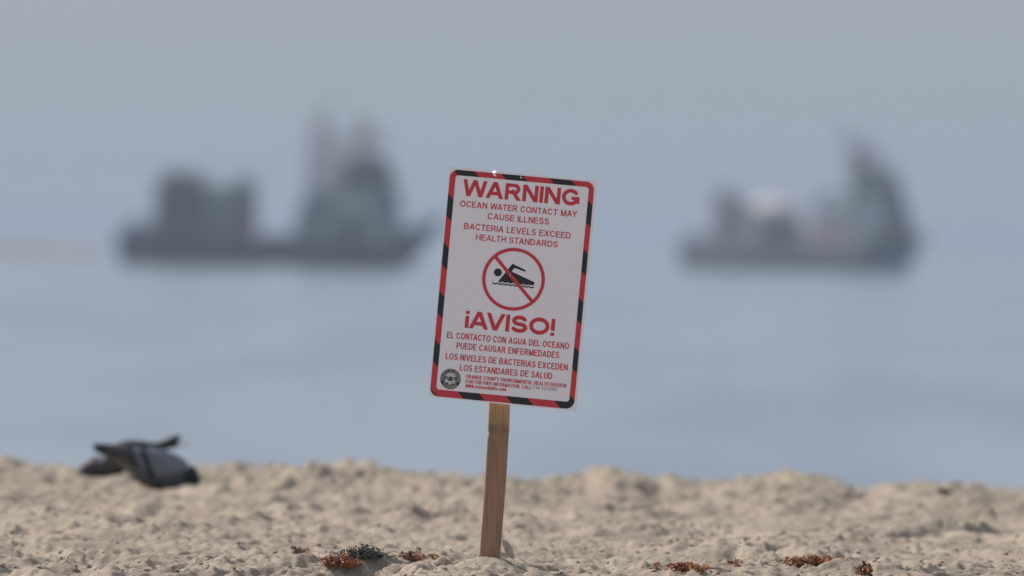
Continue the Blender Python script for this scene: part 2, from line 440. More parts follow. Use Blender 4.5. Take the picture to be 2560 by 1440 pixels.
def seg(X, Y, x0, y0, x1, y1, w, ext=0.0):
    """butt-ended bar; positive inside"""
    dx, dy = x1 - x0, y1 - y0; L = math.hypot(dx, dy) or 1e-9; dx /= L; dy /= L
    u = (X - x0) * dx + (Y - y0) * dy; v = -(X - x0) * dy + (Y - y0) * dx
    return np.minimum(np.minimum(u + ext, L + ext - u), w / 2 - np.abs(v))
def cap(X, Y, x0, y0, x1, y1, w):
    dx, dy = x1 - x0, y1 - y0; L2 = dx * dx + dy * dy + 1e-12
    t = np.clip(((X - x0) * dx + (Y - y0) * dy) / L2, 0, 1)
    return w / 2 - np.hypot(X - x0 - t * dx, Y - y0 - t * dy)

# glyph strokes on a unit cap height; L = straight bar (ext = run past its ends, clipped to the letter's height),
# A = elliptical arc (centre, radii, from, to in degrees), radii measured to the stroke's outer edge
G = {
 'A': (0.98, [('L', 0.0, 0, .49, 1), ('L', .98, 0, .49, 1), ('L', .2, .30, .78, .30)]),
 'B': (0.88, [('V', 0), ('L', .0, 1, .55, 1, 't'), ('L', 0, .53, .58, .53), ('L', 0, 0, .6, 0, 'b'), ('C', .55, .27, .53, 1, 90, -90), ('C', .58, .30, 0, .53, 90, -90)]),
 'C': (0.94, [('A', .48, .5, .48, .5, 40, 320)]),
 'D': (0.92, [('V', 0), ('L', 0, 1, .42, 1, 't'), ('L', 0, 0, .42, 0, 'b'), ('A', .42, .5, .5, .5, 90, -90)]),
 'E': (0.80, [('V', 0), ('L', 0, 1, .78, 1, 't'), ('L', 0, .53, .72, .53), ('L', 0, 0, .8, 0, 'b')]),
 'F': (0.74, [('V', 0), ('L', 0, 1, .74, 1, 't'), ('L', 0, .51, .64, .51)]),
 'G': (1.00, [('A', .49, .5, .49, .5, 42, 340), ('L', .55, .44, .97, .44, 'h'), ('VR', .97, 0.14, .48)]),
 'H': (0.86, [('V', 0), ('V', 1), ('L', 0, .53, .86, .53)]),
 'I': (0.0, [('VI',)]),
 'L': (0.72, [('V', 0), ('L', 0, 0, .72, 0, 'b')]),
 'M': (1.02, [('V', 0), ('V', 1), ('L', .08, 1, .51, 0), ('L', .94, 1, .51, 0)]),
 'N': (0.88, [('V', 0), ('V', 1), ('L', .08, 1, .80, 0)]),
 'O': (1.04, [('A', .52, .5, .52, .5, 0, 360)]),
 'P': (0.82, [('V', 0), ('L', 0, 1, .5, 1, 't'), ('L', 0, .44, .5, .44), ('C', .5, .32, .44, 1, 90, -90)]),
 'R': (0.92, [('V', 0), ('L', 0, 1, .55, 1, 't'), ('L', 0, .47, .55, .47), ('C', .55, .30, .47, 1, 90, -90), ('L', .48, .47, .84, 0)]),
 'S': (0.84, [('C', .42, .385, .5, 1, 28, 270), ('C', .42, .42, 0, .5, 90, -152)]),
 'T': (0.84, [('L', 0, 1, .84, 1, 't'), ('L', .42, 0, .42, 1)]),
 'U': (0.86, [('VU', 0), ('VU', 1), ('A', .43, .38, .43, .38, 180, 360)]),
 'V': (0.96, [('L', 0.0, 1, .48, 0), ('L', .96, 1, .48, 0)]),
 'W': (1.36, [('L', 0.04, 1, .34, 0), ('L', .68, 1, .34, 0), ('L', .68, 1, 1.02, 0), ('L', 1.32, 1, 1.02, 0)]),
 'X': (0.94, [('L', 0.05, 1, .89, 0), ('L', .89, 1, .05, 0)]),
 'Y': (0.94, [('L', 0.05, 1, .47, .42), ('L', .89, 1, .47, .42), ('L', .47, 0, .47, .45)]),
 '!': (0.0, [('VX', .30, 1), ('VX', 0, .19)]),
 '¡': (0.0, [('VX', 0, .70), ('VX', .81, 1)]),
 '0': (0.70, [('A', .35, .5, .35, .5, 0, 360)]),
 '1': (0.40, [('L', .32, 0, .32, 1), ('L', .05, .74, .32, .95)]),
 '3': (0.68, [('C', .33, .30, .52, 1, 150, -90), ('C', .33, .35, 0, .52, 90, -150)]),
 '4': (0.72, [('L', .52, 0, .52, 1), ('L', .0, .27, .72, .27), ('L', .06, .27, .52, .97)]),
 '6': (0.70, [('A', .35, .32, .35, .32, 0, 360), ('A', .42, .5, .42, .5, 50, 190)]),
 '7': (0.68, [('L', 0, 1, .68, 1, 't'), ('L', .60, .92, .22, 0)]),
 '(': (0.22, [('A', .45, .40, .45, .66, 115, 245)]),
 ')': (0.22, [('A', -.22, .40, .45, .66, 65, -65)]),
 '-': (0.36, [('L', 0, .36, .36, .36)]),
 '.': (0.0, [('VX', 0, .16)]), ',': (0.0, [('VX', -.12, .16)]),
 'w': (0.86, [('L', 0.04, .72, .22, 0), ('L', .43, .72, .22, 0), ('L', .43, .72, .64, 0), ('L', .82, .72, .64, 0)]),
 'o': (0.66, [('A', .33, .36, .33, .36, 0, 360)]),
 'c': (0.60, [('A', .33, .36, .33, .36, 45, 315)]),
 'b': (0.66, [('V', 0), ('A', .33, .36, .33, .36, 0, 360)]),
 'e': (0.66, [('A', .33, .36, .33, .36, 0, 310), ('L', .05, .36, .62, .36)]),
 'a': (0.62, [('A', .28, .2, .28, .2, 0, 360), ('L', .54, 0, .54, .5), ('A', .29, .48, .31, .24, 0, 160)]),
 'h': (0.60, [('V', 0), ('A', .32, .42, .30, .30, 0, 160), ('L', .56, 0, .56, .45)]),
 'n': (0.60, [('L', .07, 0, .07, .72), ('A', .32, .42, .30, .30, 0, 170), ('L', .56, 0, .56, .45)]),
 'm': (0.98, [('L', .07, 0, .07, .72), ('A', .29, .46, .26, .26, 0, 170), ('L', .49, 0, .49, .48), ('A', .71, .46, .26, .26, 0, 170), ('L', .92, 0, .92, .48)]),
 'i': (0.0, [('VX', 0, .72), ('VX', .86, 1)]),
 'f': (0.36, [('L', .14, 0, .14, .8), ('A', .36, .76, .26, .24, 90, 180), ('L', 0, .66, .36, .66)]),
}
KERN = {'AV': .19, 'VI': .03, 'WA': .12, 'AT': .10, 'LT': .08, 'TA': .10, 'AY': .12, 'TY': .04, 'AC': .03, '¡A': .05, 'AW': .1, 'FO': .03}
def text_field(text, u0_, u1_, base, caph, wgt, trk=0.13, space=0.34):
    """field of a line of text between u0_ and u1_; heights in sign units"""
    st = wgt * caph
    def adv(c, k): return (space * caph * k) if c == ' ' else max(G[c][0] * caph * k, st)
    def kern(i, k): return -KERN.get(text[i:i + 2], 0) * caph * k
    def total(k): return sum(adv(c, k) for c in text) + sum(kern(i, k) for i in range(len(text) - 1)) + trk * caph * k * (len(text) - 1)
    lo, hi = 0.2, 2.5
    for _ in range(40):
        k = (lo + hi) / 2
        if total(k) > u1_ - u0_: hi = k
        else: lo = k
    glyphs = []; x = u0_
    for i, c in enumerate(text):
        if c != ' ': glyphs.append((c, x, k))
        x += adv(c, k) + trk * caph * k + (kern(i, k) if i < len(text) - 1 else 0)
    def field(X, Y):
        f = np.full(X.shape, -1.0)
        y = base - Y                       # up from the baseline
        for c, gx, k in glyphs:
            wd = max(G[c][0] * caph * k, st)
            sl = (X[0] > gx - caph * .3) & (X[0] < gx + wd + caph * .3)
            if not sl.any(): continue
            xx = X[:, sl] - gx; yy = y[:, sl]
            g = np.full(xx.shape, -1.0); sx = caph * k
            clip = np.minimum(yy, caph - yy)
            for p in G[c][1]:
                kx = (lambda v: min(max(v * sx, st / 2), wd - st / 2))
                if p[0] == 'V': r = np.minimum(st / 2 - np.abs(xx - (st / 2 if p[1] == 0 else wd - st / 2)), clip)
                elif p[0] == 'VU': r = np.minimum(np.minimum(st / 2 - np.abs(xx - (st / 2 if p[1] == 0 else wd - st / 2)), caph - yy), yy - .38 * caph)
                elif p[0] == 'VI': r = np.minimum(st / 2 - np.abs(xx - st / 2), clip)
                elif p[0] == 'VX': r = np.minimum(st / 2 - np.abs(xx - st / 2), np.minimum(yy - p[1] * caph, p[2] * caph - yy))
                elif p[0] == 'VR': r = np.minimum(st / 2 - np.abs(xx - (wd - st / 2)), np.minimum(yy - p[2] * caph, p[3] * caph - yy))
                elif p[0] == 'L':
                    x0, y0, x1, y1 = p[1:5]; fl = p[5] if len(p) > 5 else ''
                    if fl == 't': y0 = y1 = 1 - wgt / 2
                    if fl == 'b': y0 = y1 = wgt / 2
                    if y0 == y1:
                        r = np.minimum(st / 2 * (.92) - np.abs(yy - y0 * caph), np.minimum(xx - x0 * sx, x1 * sx - xx))
                    else:
                        sl_ = seg(xx, yy, kx(x0), y0 * caph, kx(x1), y1 * caph, st, st * .8 if c != '1' else 0)
                        r = np.minimum(sl_, clip)
                elif p[0] in 'AC':
                    cx, cy, rx, ry, t0, t1 = p[1:7]
                    if p[0] == 'C':            # bowl between two centre lines; 0 and 1 stand for the letter's edges
                        cx, rx, ya, yb, t0, t1 = p[1:7]
                        ya = max(ya * caph, st / 2); yb = min(yb * caph, caph - st / 2)
                        cy = (ya + yb) / 2 / caph; ry = ((yb - ya) / 2 + st / 2) / caph
                    rx = rx * sx - st / 2; ry = ry * caph - st / 2
                    if t1 > t0 or True:
                        n = 20; ts = [math.radians(t0 + (t1 - t0) * i / n) for i in range(n + 1)]
                        r = np.full(xx.shape, -1.0)
                        for i in range(n):
                            r = np.maximum(r, cap(xx, yy, cx * sx + rx * math.cos(ts[i]), cy * caph + ry * math.sin(ts[i]),
                                                  cx * sx + rx * math.cos(ts[i + 1]), cy * caph + ry * math.sin(ts[i + 1]), st))
                g = np.maximum(g, r)
            f[:, sl] = np.maximum(f[:, sl], g)
        return f
    return field
def line(name, text, u0_, u1_, base, caph, wgt, m=PR, step=None, trk=0.13, space=0.34):
    step = step or caph / 34
    print_shape(name, m, (u0_ - 1.5, u1_ + 2.5, base - caph - 1.5, base + caph * .25), step, text_field(text, u0_, u1_, base, caph, wgt, trk, space), 0.0004)

line('headline', 'WARNING', 38, 331, 68.5, 41.5, 0.22, trk=.085)
line('lettering', 'OCEAN WATER CONTACT MAY', 35, 328, 96.3, 15.6, .16)
line('lettering', 'CAUSE ILLNESS', 106, 260.5, 121.3, 15.6, .16)
line('lettering', 'BACTERIA LEVELS EXCEED', 50, 317, 151.0, 15.4, .16)
line('lettering', 'HEALTH STANDARDS', 82, 287, 175.9, 15.2, .16)
line('headline', '¡AVISO!', 74, 299, 397.0, 43.0, .225, trk=.075)
line('lettering', 'EL CONTACTO CON AGUA DEL OCEANO', 32, 339, 426.3, 15.7, .155)
line('lettering', 'PUEDE CAUSAR ENFERMEDADES', 58.5, 316.5, 450.9, 15.7, .155)
line('lettering', 'LOS NIVELES DE BACTERIAS EXCEDEN', 33.5, 340.5, 479.7, 15.9, .155)
line('lettering', 'LOS ESTANDARES DE SALUD', 72, 304, 505.0, 15.9, .155)
line('small_lettering', 'ORANGE COUNTY ENVIRONMENTAL HEALTH DIVISION', 89.5, 341, 522.6, 9.6, .165, step=.3)
line('small_lettering', 'FOR FURTHER INFORMATION, CALL', 90, 254.5, 534.9, 9.3, .175, step=.3)
line('small_lettering', '(714) 433-6400', 258, 320, 532.9 + .5, 9.0, .11, m=PG, step=.3)
line('small_lettering', 'www.ocbeachinfo.com.', 90.5, 195, 545.6, 9.2, .19, step=.3)

# striped border
def rrect(X, Y, l, r, t_, b_, rad):
    dx = np.maximum(l + rad - X, X - (r - rad)); dy = np.maximum(t_ + rad - Y, Y - (b_ - rad))
    return rad - np.where((dx > 0) & (dy > 0), np.hypot(np.maximum(dx, 0), np.maximum(dy, 0)), np.maximum(dx, dy))
def ring(X, Y):
    outer = rrect(X, Y, 2.6, 364.4, 5.2, 574.6, 21); inner = rrect(X, Y, 17.2, 351.6, 18.6, 557.2, 8)
    return np.minimum(outer, -inner)
def stripe(X, Y, black):
    Yp = Y + 0.0065 * (185 - X)
    q = np.mod(X - Yp - 2.0, 122.2); k = 55.5
    d = np.minimum(q, k - q); d = np.where(q > k, -np.minimum(q - k, 122.2 - q), d) * .7071
    return d if black else -d - 0.02
def split_pieces(o, name):
    """every separate block of the border becomes a mesh of its own"""
    me = o.data; par = list(range(len(me.vertices)))
    def fd(i):
        while par[i] != i: par[i] = par[par[i]]; i = par[i]
        return i
    for p in me.polygons:
        v = list(p.vertices)
        for q_ in v[1:]: par[fd(q_)] = fd(v[0])
    grp = {}
    for p in me.polygons: grp.setdefault(fd(p.vertices[0]), []).append(list(p.vertices))
    for fs_ in grp.values():
        if len(fs_) < 12: continue
        ids = sorted({i for f_ in fs_ for i in f_}); mp_ = {i: k for k, i in enumerate(ids)}
        mesh_obj(name, [me.vertices[i].co.copy() for i in ids], [tuple(mp_[i] for i in f_) for f_ in fs_], me.materials[0], o.parent)
    bpy.data.objects.remove(o)
split_pieces(print_shape('border', PR, (0, 367, 1, 578), 1.0, lambda X, Y: np.minimum(ring(X, Y), stripe(X, Y, False)), 0.0004), 'red_border_block')
split_pieces(print_shape('border', PK, (0, 367, 1, 578), 1.0, lambda X, Y: np.minimum(ring(X, Y), stripe(X, Y, True)), 0.0004), 'black_border_block')

# no-swimming pictogram; q() turns its zoomed pixel coordinates into sign units
def q(x, y):
    X_, Y_ = 1180 + x / 7.58, 600 + y / 7.58
    dx, dy = X_ - 1281.5, Y_ - 722
    ca, sa = math.cos(ang), math.sin(ang)
    return 185 + (dx * ca + dy * sa), 289 + (-dx * sa + dy * ca)
cc = (185.2, 265.0)
def ringf(X, Y): r = np.hypot(X - cc[0], Y - cc[1]); return np.minimum(78.4 - r, r - 70.2)
dgl = (q(455, 320), q(1132, 1158))
def slashf(X, Y):
    r = np.hypot(X - cc[0], Y - cc[1])
    return np.minimum(seg(X, Y, *dgl[0], *dgl[1], 8.3, 10), 74 - r)
print_shape('prohibition_circle', PR, (104, 266, 184, 346), .6, lambda X, Y: np.maximum(ringf(X, Y), slashf(X, Y)), 0.0007)
def polyf(X, Y, pts):
    ins = np.zeros(X.shape, bool); dmin = np.full(X.shape, 1e9)
    n = len(pts)
    for i in range(n):
        (x0, y0), (x1, y1) = pts[i], pts[(i + 1) % n]
        dmin = np.minimum(dmin, -cap(X, Y, x0, y0, x1, y1, 0))
        c = ((y0 > Y) != (y1 > Y)) & (X < (x1 - x0) * (Y - y0) / ((y1 - y0) if y1 != y0 else 1e-9) + x0)
        ins ^= c
    return np.where(ins, dmin, -dmin)
body = [q(515, 768), q(690, 555), q(775, 450), q(1025, 572), q(1010, 602), q(810, 530), q(757, 598), q(1180, 800), q(1165, 830)]
hd = q(495, 612); wl = q(390, 778); wr = q(1180, 868)
hd = (hd[0], hd[1])
def swim(X, Y):
    t = (X - wl[0]) / (wr[0] - wl[0]); yl = wl[1] + (wr[1] - wl[1]) * t
    ph = np.mod(t * 8, 1.0) * 2 - 1; sc_ = 4.4 * np.sqrt(np.maximum(0, 1 - ph * ph * .96))   # scallop hanging down
    bd = polyf(X, Y, body_big); bd = np.minimum(bd, (yl - 3.6 + sc_) - Y)
    wv = np.minimum(Y - (yl - 0.4 + sc_), (yl + 2.9 + sc_) - Y)
    wv = np.minimum(wv, np.minimum(X - wl[0], wr[0] - X))
    head = 9.9 - np.hypot(X - hd[0], Y - hd[1])
    return np.maximum(np.maximum(bd, wv), head)
body_big = [q(508, 775), q(500, 840), q(1175, 860), q(1185, 803), q(757, 598), q(810, 530), q(1010, 602), q(1025, 572), q(775, 450), q(690, 555)]
print_shape('swimmer_symbol', PK, (128, 244, 220, 290), .35, swim, 0.0004)

# county seal
sx_, sy_ = 51.0, 528.2
PSG = mat('seal_black_print', (0.045, 0.045, 0.048), .5); PSL = mat('seal_pale_print', (0.60, 0.57, 0.58), .5)
seal = print_shape('seal', PSG, (24, 78, 501, 556), .5, lambda X, Y: 25.6 - np.hypot(X - sx_, Y - sy_), 0.0004, label='round black county seal')
def sealf(X, Y):
    x = X - sx_; y = Y - sy_; r = np.hypot(x, y)
    f = np.minimum(r - 16.6, 17.5 - r)
    skyl = np.minimum(15.6 - r, -(y + 4.6 + 2.2 * np.cos(x * .42) * np.exp(-np.abs(x) / 9) + .12 * np.abs(x)))
    f = np.maximum(f, skyl)
    for ox, oy, orr in ((-9.6, 5.6, 4.5), (-.6, 9.4, 5.2), (8.6, 6.4, 4.7)):
        f = np.maximum(f, orr - np.hypot(x - ox, y - oy))
    for k, yy in enumerate((-2.6, -.2, 2.0)):
        f = np.maximum(f, np.minimum(np.minimum(.45 - np.abs(y - yy - .8 * np.sin(x * .5 + k)), 14 - r), np.abs(x) - 2.5 - k))
    return f
print_shape('seal_picture', PSL, (25, 77, 502, 555), .3, sealf, 0.0008)
def ringtext(text, a0, a1, flip):
    n = len(text)
    def field(X, Y):
        x = X - sx_; y = Y - sy_; r = np.hypot(x, y); a = np.degrees(np.arctan2(x, -y))   # 0 = top, clockwise
        arc = np.mod(a - a0, 360) if not flip else np.mod(a0 - a, 360)
        L = math.radians(abs(a1 - a0)) * 21.5
        uu = np.radians(arc) * 21.5; vv_ = -(r - 19.2) if not flip else -(23.8 - r)
        tf = text_field(text, 0, L, 0, 4.4, .19)
        # evaluate glyph fields on the bent grid, one row block at a time
        out_ = np.full(X.shape, -1.0)
        for j in range(X.shape[0]):
            o_ = np.argsort(uu[j]); row = tf(uu[j][o_][None], vv_[j][o_][None])[0]
            res = np.empty_like(row); res[o_] = row; out_[j] = res
        return np.minimum(out_, np.minimum(r - 18.6, 24.6 - r))
    return field
print_shape('seal_lettering', PSL, (25, 77, 502, 555), .3, ringtext('COUNTY OF ORANGE', -105, 105, False), 0.0008)
print_shape('seal_lettering', PSL, (25, 77, 502, 555), .3, ringtext('CALIFORNIA', -128, -232, True), 0.0008)

# staples through the board
ST = mat('staple_steel', (0.55, 0.52, 0.48), .35, .5, .8)
for (U, Vv, lean) in ((176.5, 254.0, .15), (170, 112.5, 1.2)):
    sb = MB(); dx, dy = 5.0 * math.sin(lean), 5.0 * math.cos(lean)
    sb.tube(S(U - dx, Vv + dy, .0014), S(U + dx, Vv - dy, .0014), .0006, n=6)
    sb.tube(S(U - dx, Vv + dy, .0014), S(U - dx, Vv + dy, -.003), .0006, n=5)
    sb.tube(S(U + dx, Vv - dy, .0014), S(U + dx, Vv - dy, -.003), .0006, n=5)
    sb.build('staple', ST, panel)

# stake
wd = mat('stake_wood', (0.3, 0.2, 0.13), .75, .25); t = wd.node_tree; b = t.nodes['Principled BSDF']
tc = t.nodes.new('ShaderNodeTexCoord')
def wn(scale, det, dist=0.0):
    mp = t.nodes.new('ShaderNodeMapping'); mp.inputs['Scale'].default_value = scale
    n = t.nodes.new('ShaderNodeTexNoise'); n.inputs['Scale'].default_value = 1; n.inputs['Detail'].default_value = det; n.inputs['Distortion'].default_value = dist
    t.links.new(tc.outputs['Object'], mp.inputs[0]); t.links.new(mp.outputs[0], n.inputs[0]); return n
def ramp(n, els):
    r = t.nodes.new('ShaderNodeValToRGB'); cr = r.color_ramp
    cr.elements[0].position, cr.elements[0].color = els[0][0], (*els[0][1], 1); cr.elements[1].position, cr.elements[1].color = els[-1][0], (*els[-1][1], 1)
    for p_, c_ in els[1:-1]:
        e = cr.elements.new(p_); e.color = (*c_, 1)
    t.links.new(n, r.inputs[0]); return r
def mul(a_, b_, fac=1.0):
    x = t.nodes.new('ShaderNodeMix'); x.data_type = 'RGBA'; x.blend_type = 'MULTIPLY'; x.inputs['Factor'].default_value = fac
    t.links.new(a_, x.inputs['A']); t.links.new(b_, x.inputs['B']); return x.outputs['Result']
grain = wn((260, 260, 5), 5, 1.2); blot = wn((22, 22, 7), 3); sep = t.nodes.new('ShaderNodeSeparateXYZ'); t.links.new(tc.outputs['Object'], sep.inputs[0])
# top of the stake still has its yellow sapwood, below a saw mark it is browner, greyest near the sand
zr = ramp(sep.outputs['Z'], [(0.0, (0.40, 0.255, 0.18)), (0.12, (0.39, 0.24, 0.165)), (0.24, (0.39, 0.24, 0.155)), (0.252, (0.32, 0.20, 0.135)), (0.262, (0.34, 0.22, 0.145)), (0.268, (0.48, 0.31, 0.17)), (0.32, (0.52, 0.34, 0.195))])
cg = ramp(grain.outputs[0], [(.30, (.72, .70, .68)), (.62, (1.05, 1.04, 1.03))])
cb = ramp(blot.outputs[0], [(.3, (.78, .80, .78)), (.68, (1.12, 1.06, 1.04))])
t.links.new(mul(mul(zr.outputs[0], cg.outputs[0]), cb.outputs[0]), b.inputs['Base Color'])
bp = t.nodes.new('ShaderNodeBump'); bp.inputs['Strength'].default_value = .5; bp.inputs['Distance'].default_value = .0008
t.links.new(grain.outputs[0], bp.inputs['Height']); t.links.new(bp.outputs[0], b.inputs['Normal'])
DP = D0 + 0.017
pt = P(1281.0, 470, DP); pb = P(1217.5, 1490, DP)
ctr = [(1490, 1218.0), (1400, 1223.5), (1300, 1231.5), (1200, 1239.0), (1095, 1245.0), (1083, 1246.0), (1076, 1246.4), (1010, 1248.5), (900, 1256), (600, 1274), (470, 1281)]
py_yaw = R(-13)
xa = rgt * math.cos(py_yaw) + fwd * math.sin(py_yaw); xb = fwd * math.cos(py_yaw) - rgt * math.sin(py_yaw)
verts = []; faces = []
hw, hd_ = 0.0198, 0.0095
for k, (yy, xx) in enumerate(ctr):
    c = P(xx, yy, DP + hd_); e = hw * (1 + 0.012 * math.sin(k * 2.3)); ch = .0022
    left = -e - (-.0016 if yy == 1083 else 0)
    prof = [(left + ch, -hd_), (e - ch * 2, -hd_), (e, -hd_ + ch * 1.6), (e, hd_ - ch), (e - ch, hd_), (left + ch, hd_), (left, hd_ - ch), (left, -hd_ + ch)]
    for u_, v_ in prof: verts.append(c + xa * u_ + xb * v_ - base_pt)
n = 8
for k in range(len(ctr) - 1):
    for i in range(n): faces.append((k * n + i, k * n + (i + 1) % n, (k + 1) * n + (i + 1) % n, (k + 1) * n + i))
faces.append(tuple(range(n - 1, -1, -1))); faces.append(tuple(range((len(ctr) - 1) * n, len(ctr) * n)))
mesh_obj('stake', verts, faces, wd, sign)

# ------------------------------------------------------------------ beach litter
def on_sand(px, py, d0=24.4, d1=36.0):
    """first sand point met by the line of sight through the pixel"""
    ds = np.arange(d0, d1, 0.01); pts = [P(px, py, x) for x in (d0, d1)]
    X = pts[0].x + (pts[1].x - pts[0].x) * (ds - d0) / (d1 - d0); Y = pts[0].y + (pts[1].y - pts[0].y) * (ds - d0) / (d1 - d0)
    Z = pts[0].z + (pts[1].z - pts[0].z) * (ds - d0) / (d1 - d0)
    h = sand_height(X, Y); k = np.nonzero(h > Z)[0]
    k = k[0] if len(k) else -1
    return Vector((X[k], Y[k], h[k]))

K_OR = noisy('orange_kelp', (0.14, 0.05, 0.025), (0.47, 0.19, 0.08), (60, 60, 60), .45, lo=.35, hi=.62, spec=.5)
K_BR = noisy('brown_kelp', (0.07, 0.035, 0.02), (0.24, 0.10, 0.045), (60, 60, 60), .5, spec=.4)
K_BK = noisy('black_seaweed', (0.012, 0.012, 0.012), (0.07, 0.062, 0.055), (70, 70, 70), .6, spec=.4)
def fronds(n, wx, wy, hgt, wid, curl, seed):
    """curled ribbons of dried kelp tangled in a low heap"""
    r_ = random.Random(seed); mb = MB()
    for _ in range(n):
        x = r_.gauss(0, wx * .42); y = r_.gauss(0, wy * .4); z = abs(r_.gauss(0, hgt * .3))
        a = r_.uniform(0, 6.28); el = r_.uniform(-.2, .8); L = r_.uniform(.5, 1.2) * wid * 5
        p = Vector((x, y, z)); pts = [p.copy()]
        for k in range(6):
            a += r_.uniform(-curl, curl); el += r_.uniform(-curl, curl) * .7 - .05
            p = p + Vector((math.cos(a) * math.cos(el), math.sin(a) * math.cos(el), math.sin(el))) * (L / 6)
            p.z = min(max(p.z, -.002), hgt * (1 - min(1, abs(p.x) / wx) ** 2 * .6)); p.x = max(-wx, min(wx, p.x)); pts.append(p.copy())
        ww = r_.uniform(.5, 1.1) * wid; tw = r_.uniform(0, 3.1)
        vs = []
        for k, p_ in enumerate(pts):
            s_ = ww * math.sin(math.pi * (k + .6) / 7.2); dvec = Vector((math.cos(tw + k * .4) * .5, math.sin(tw) * .5, math.sin(tw + k * .5))) * s_
            th_ = Vector((.0003, .0005, .0003))
            vs += [p_ - dvec, p_ + dvec, p_ + dvec + th_, p_ - dvec + th_]
        fs = []
        for k in range(len(pts) - 1):
            o_ = k * 4
            for i in range(4): fs.append((o_ + i, o_ + (i + 1) % 4, o_ + 4 + (i + 1) % 4, o_ + 4 + i))
        mb.add(vs, fs)
    return mb
def stems(n, wx, wy, hgt, rad, seed):
    r_ = random.Random(seed); mb = MB()
    for _ in range(n):
        x = r_.uniform(-wx, wx) * .8; y = r_.uniform(-wy, wy); a = r_.choice((0, 3.14)) + r_.gauss(0, .5); el = r_.uniform(0, .9)
        p = Vector((x, y, 0)); pts = [p.copy()]
        for k in range(6):
            a += r_.uniform(-.5, .5); el -= r_.uniform(0, .45)
            p = p + Vector((math.cos(a) * math.cos(el), math.sin(a) * math.cos(el), math.sin(el))) * hgt * .45; p.z = max(p.z, -.002); pts.append(p.copy())
        mb.path(pts, [rad * (1 - k * .1) for k in range(7)], 5)
    return mb
def place(px, py, name, label, cat, parts, group=None):
    g = on_sand(px, py); root = empty(name, g); tag(root, label, cat, group)
    for nm, mbs, m in parts: mbs.build(nm, m, root, smooth=False)
    return root
kg = 'clumps of dried kelp washed up on the sand'
place(742, 1384, 'kelp_clump', 'small brown kelp scrap left of the orange and black clumps', 'kelp',
      [('frond', fronds(26, .028, .02, .013, .005, .9, 1), K_BR), ('stem', stems(6, .03, .02, .012, .0006, 2), K_BR)], kg)
place(851, 1424, 'kelp_clump', 'bright orange kelp clump just in front of the black weed', 'kelp',
      [('frond', fronds(360, .038, .02, .026, .0031, .8, 3), K_OR), ('dark_frond', fronds(60, .032, .018, .02, .0035, .9, 33), K_BR)], kg)
place(908, 1396, 'seaweed_clump', 'matted black seaweed behind the bright orange kelp', 'seaweed',
      [('frond', fronds(330, .050, .03, .024, .0026, 1.3, 4), K_BK), ('stem', stems(70, .050, .03, .019, .0005, 5), K_BK)])
place(1030, 1404, 'kelp_clump', 'brown and orange kelp with looping stems between black weed and stake', 'kelp',
      [('stem', stems(15, .042, .02, .019, .0011, 6), K_BR), ('frond', fronds(70, .036, .02, .018, .0033, .9, 7), K_OR), ('dark_frond', fronds(22, .028, .02, .014, .005, .9, 8), K_BR)], kg)
place(1085, 1400, 'kelp_scrap', 'small orange kelp scrap at the right end of the looping stems', 'kelp', [('frond', fronds(12, .012, .015, .010, .004, .9, 9), K_OR)])
place(1641, 1418, 'kelp_scrap', 'tiny orange kelp scrap left of the flat orange strip', 'kelp', [('frond', fronds(10, .006, .012, .009, .004, .9, 10), K_OR)])
place(1718, 1428, 'kelp_clump', 'flat strip of orange kelp half buried right of the stake', 'kelp',
      [('frond', fronds(140, .044, .025, .014, .0036, .6, 11), K_OR)], kg)
place(1838, 1413, 'kelp_scrap', 'small orange kelp scrap beside a white shell chip', 'kelp', [('frond', fronds(16, .014, .02, .009, .004, .9, 12), K_OR)])
place(2040, 1412, 'kelp_clump', 'long rust red kelp strip, widest of the clumps on the right', 'kelp',
      [('frond', fronds(230, .078, .025, .019, .0038, .6, 13), K_OR), ('dark_frond', fronds(90, .07, .025, .013, .0036, .6, 14), K_BR)], kg)
place(2162, 1440, 'kelp_clump', 'upright rust brown kelp clump at the bottom edge on the right', 'kelp',
      [('frond', fronds(70, .015, .02, .028, .004, .8, 15), K_OR), ('dark_frond', fronds(20, .013, .02, .03, .005, .8, 16), K_BR)], kg)
# thin dark twigs
def twig(p0, p1, lift, rad, label):
    a = on_sand(*p0); b_ = on_sand(*p1); mb = MB(); pts = []
    for k in range(15):
        t_ = k / 14; p = a.lerp(b_, t_); p.z = hz(p.x, p.y) + rad + lift * math.sin(t_ * math.pi); pts.append(p - a)
    mb.path(pts, [rad * (1.2 - .5 * k / 14) for k in range(15)], 6)
    o = mb.build('twig', K_BR, None, True); o.location = a; return tag(o, label, 'twig')
twig((92, 1388), (130, 1374), .004, .0012, 'short brown twig curved on the sand at the far left')
twig((152, 1397), (230, 1393), .003, .0013, 'thin brown twig lying level on the sand, lower left')
def mound_line():
    mb = MB(); pts = []
    src = [(1269, 1411), (1285, 1416), (1300, 1420), (1318, 1426), (1338, 1436), (1358, 1446)]
    g0 = None
    for x, y in src:
        X_ = P(x, y, 24.985).x; p = Vector((X_, 24.97, hz(X_, 24.97) + .0008))
        g0 = g0 or p; pts.append(p - g0)
    mb.path(pts, [.0010, .0005, .00045, .0006, .0005, .0004], 6); mb.lump((0, 0, .0006), .0020)
    o = mb.build('seaweed_string', K_BK, None, True); o.location = g0
    tag(o, 'thin black seaweed string trailing down the mound right of the stake', 'seaweed')
mound_line()

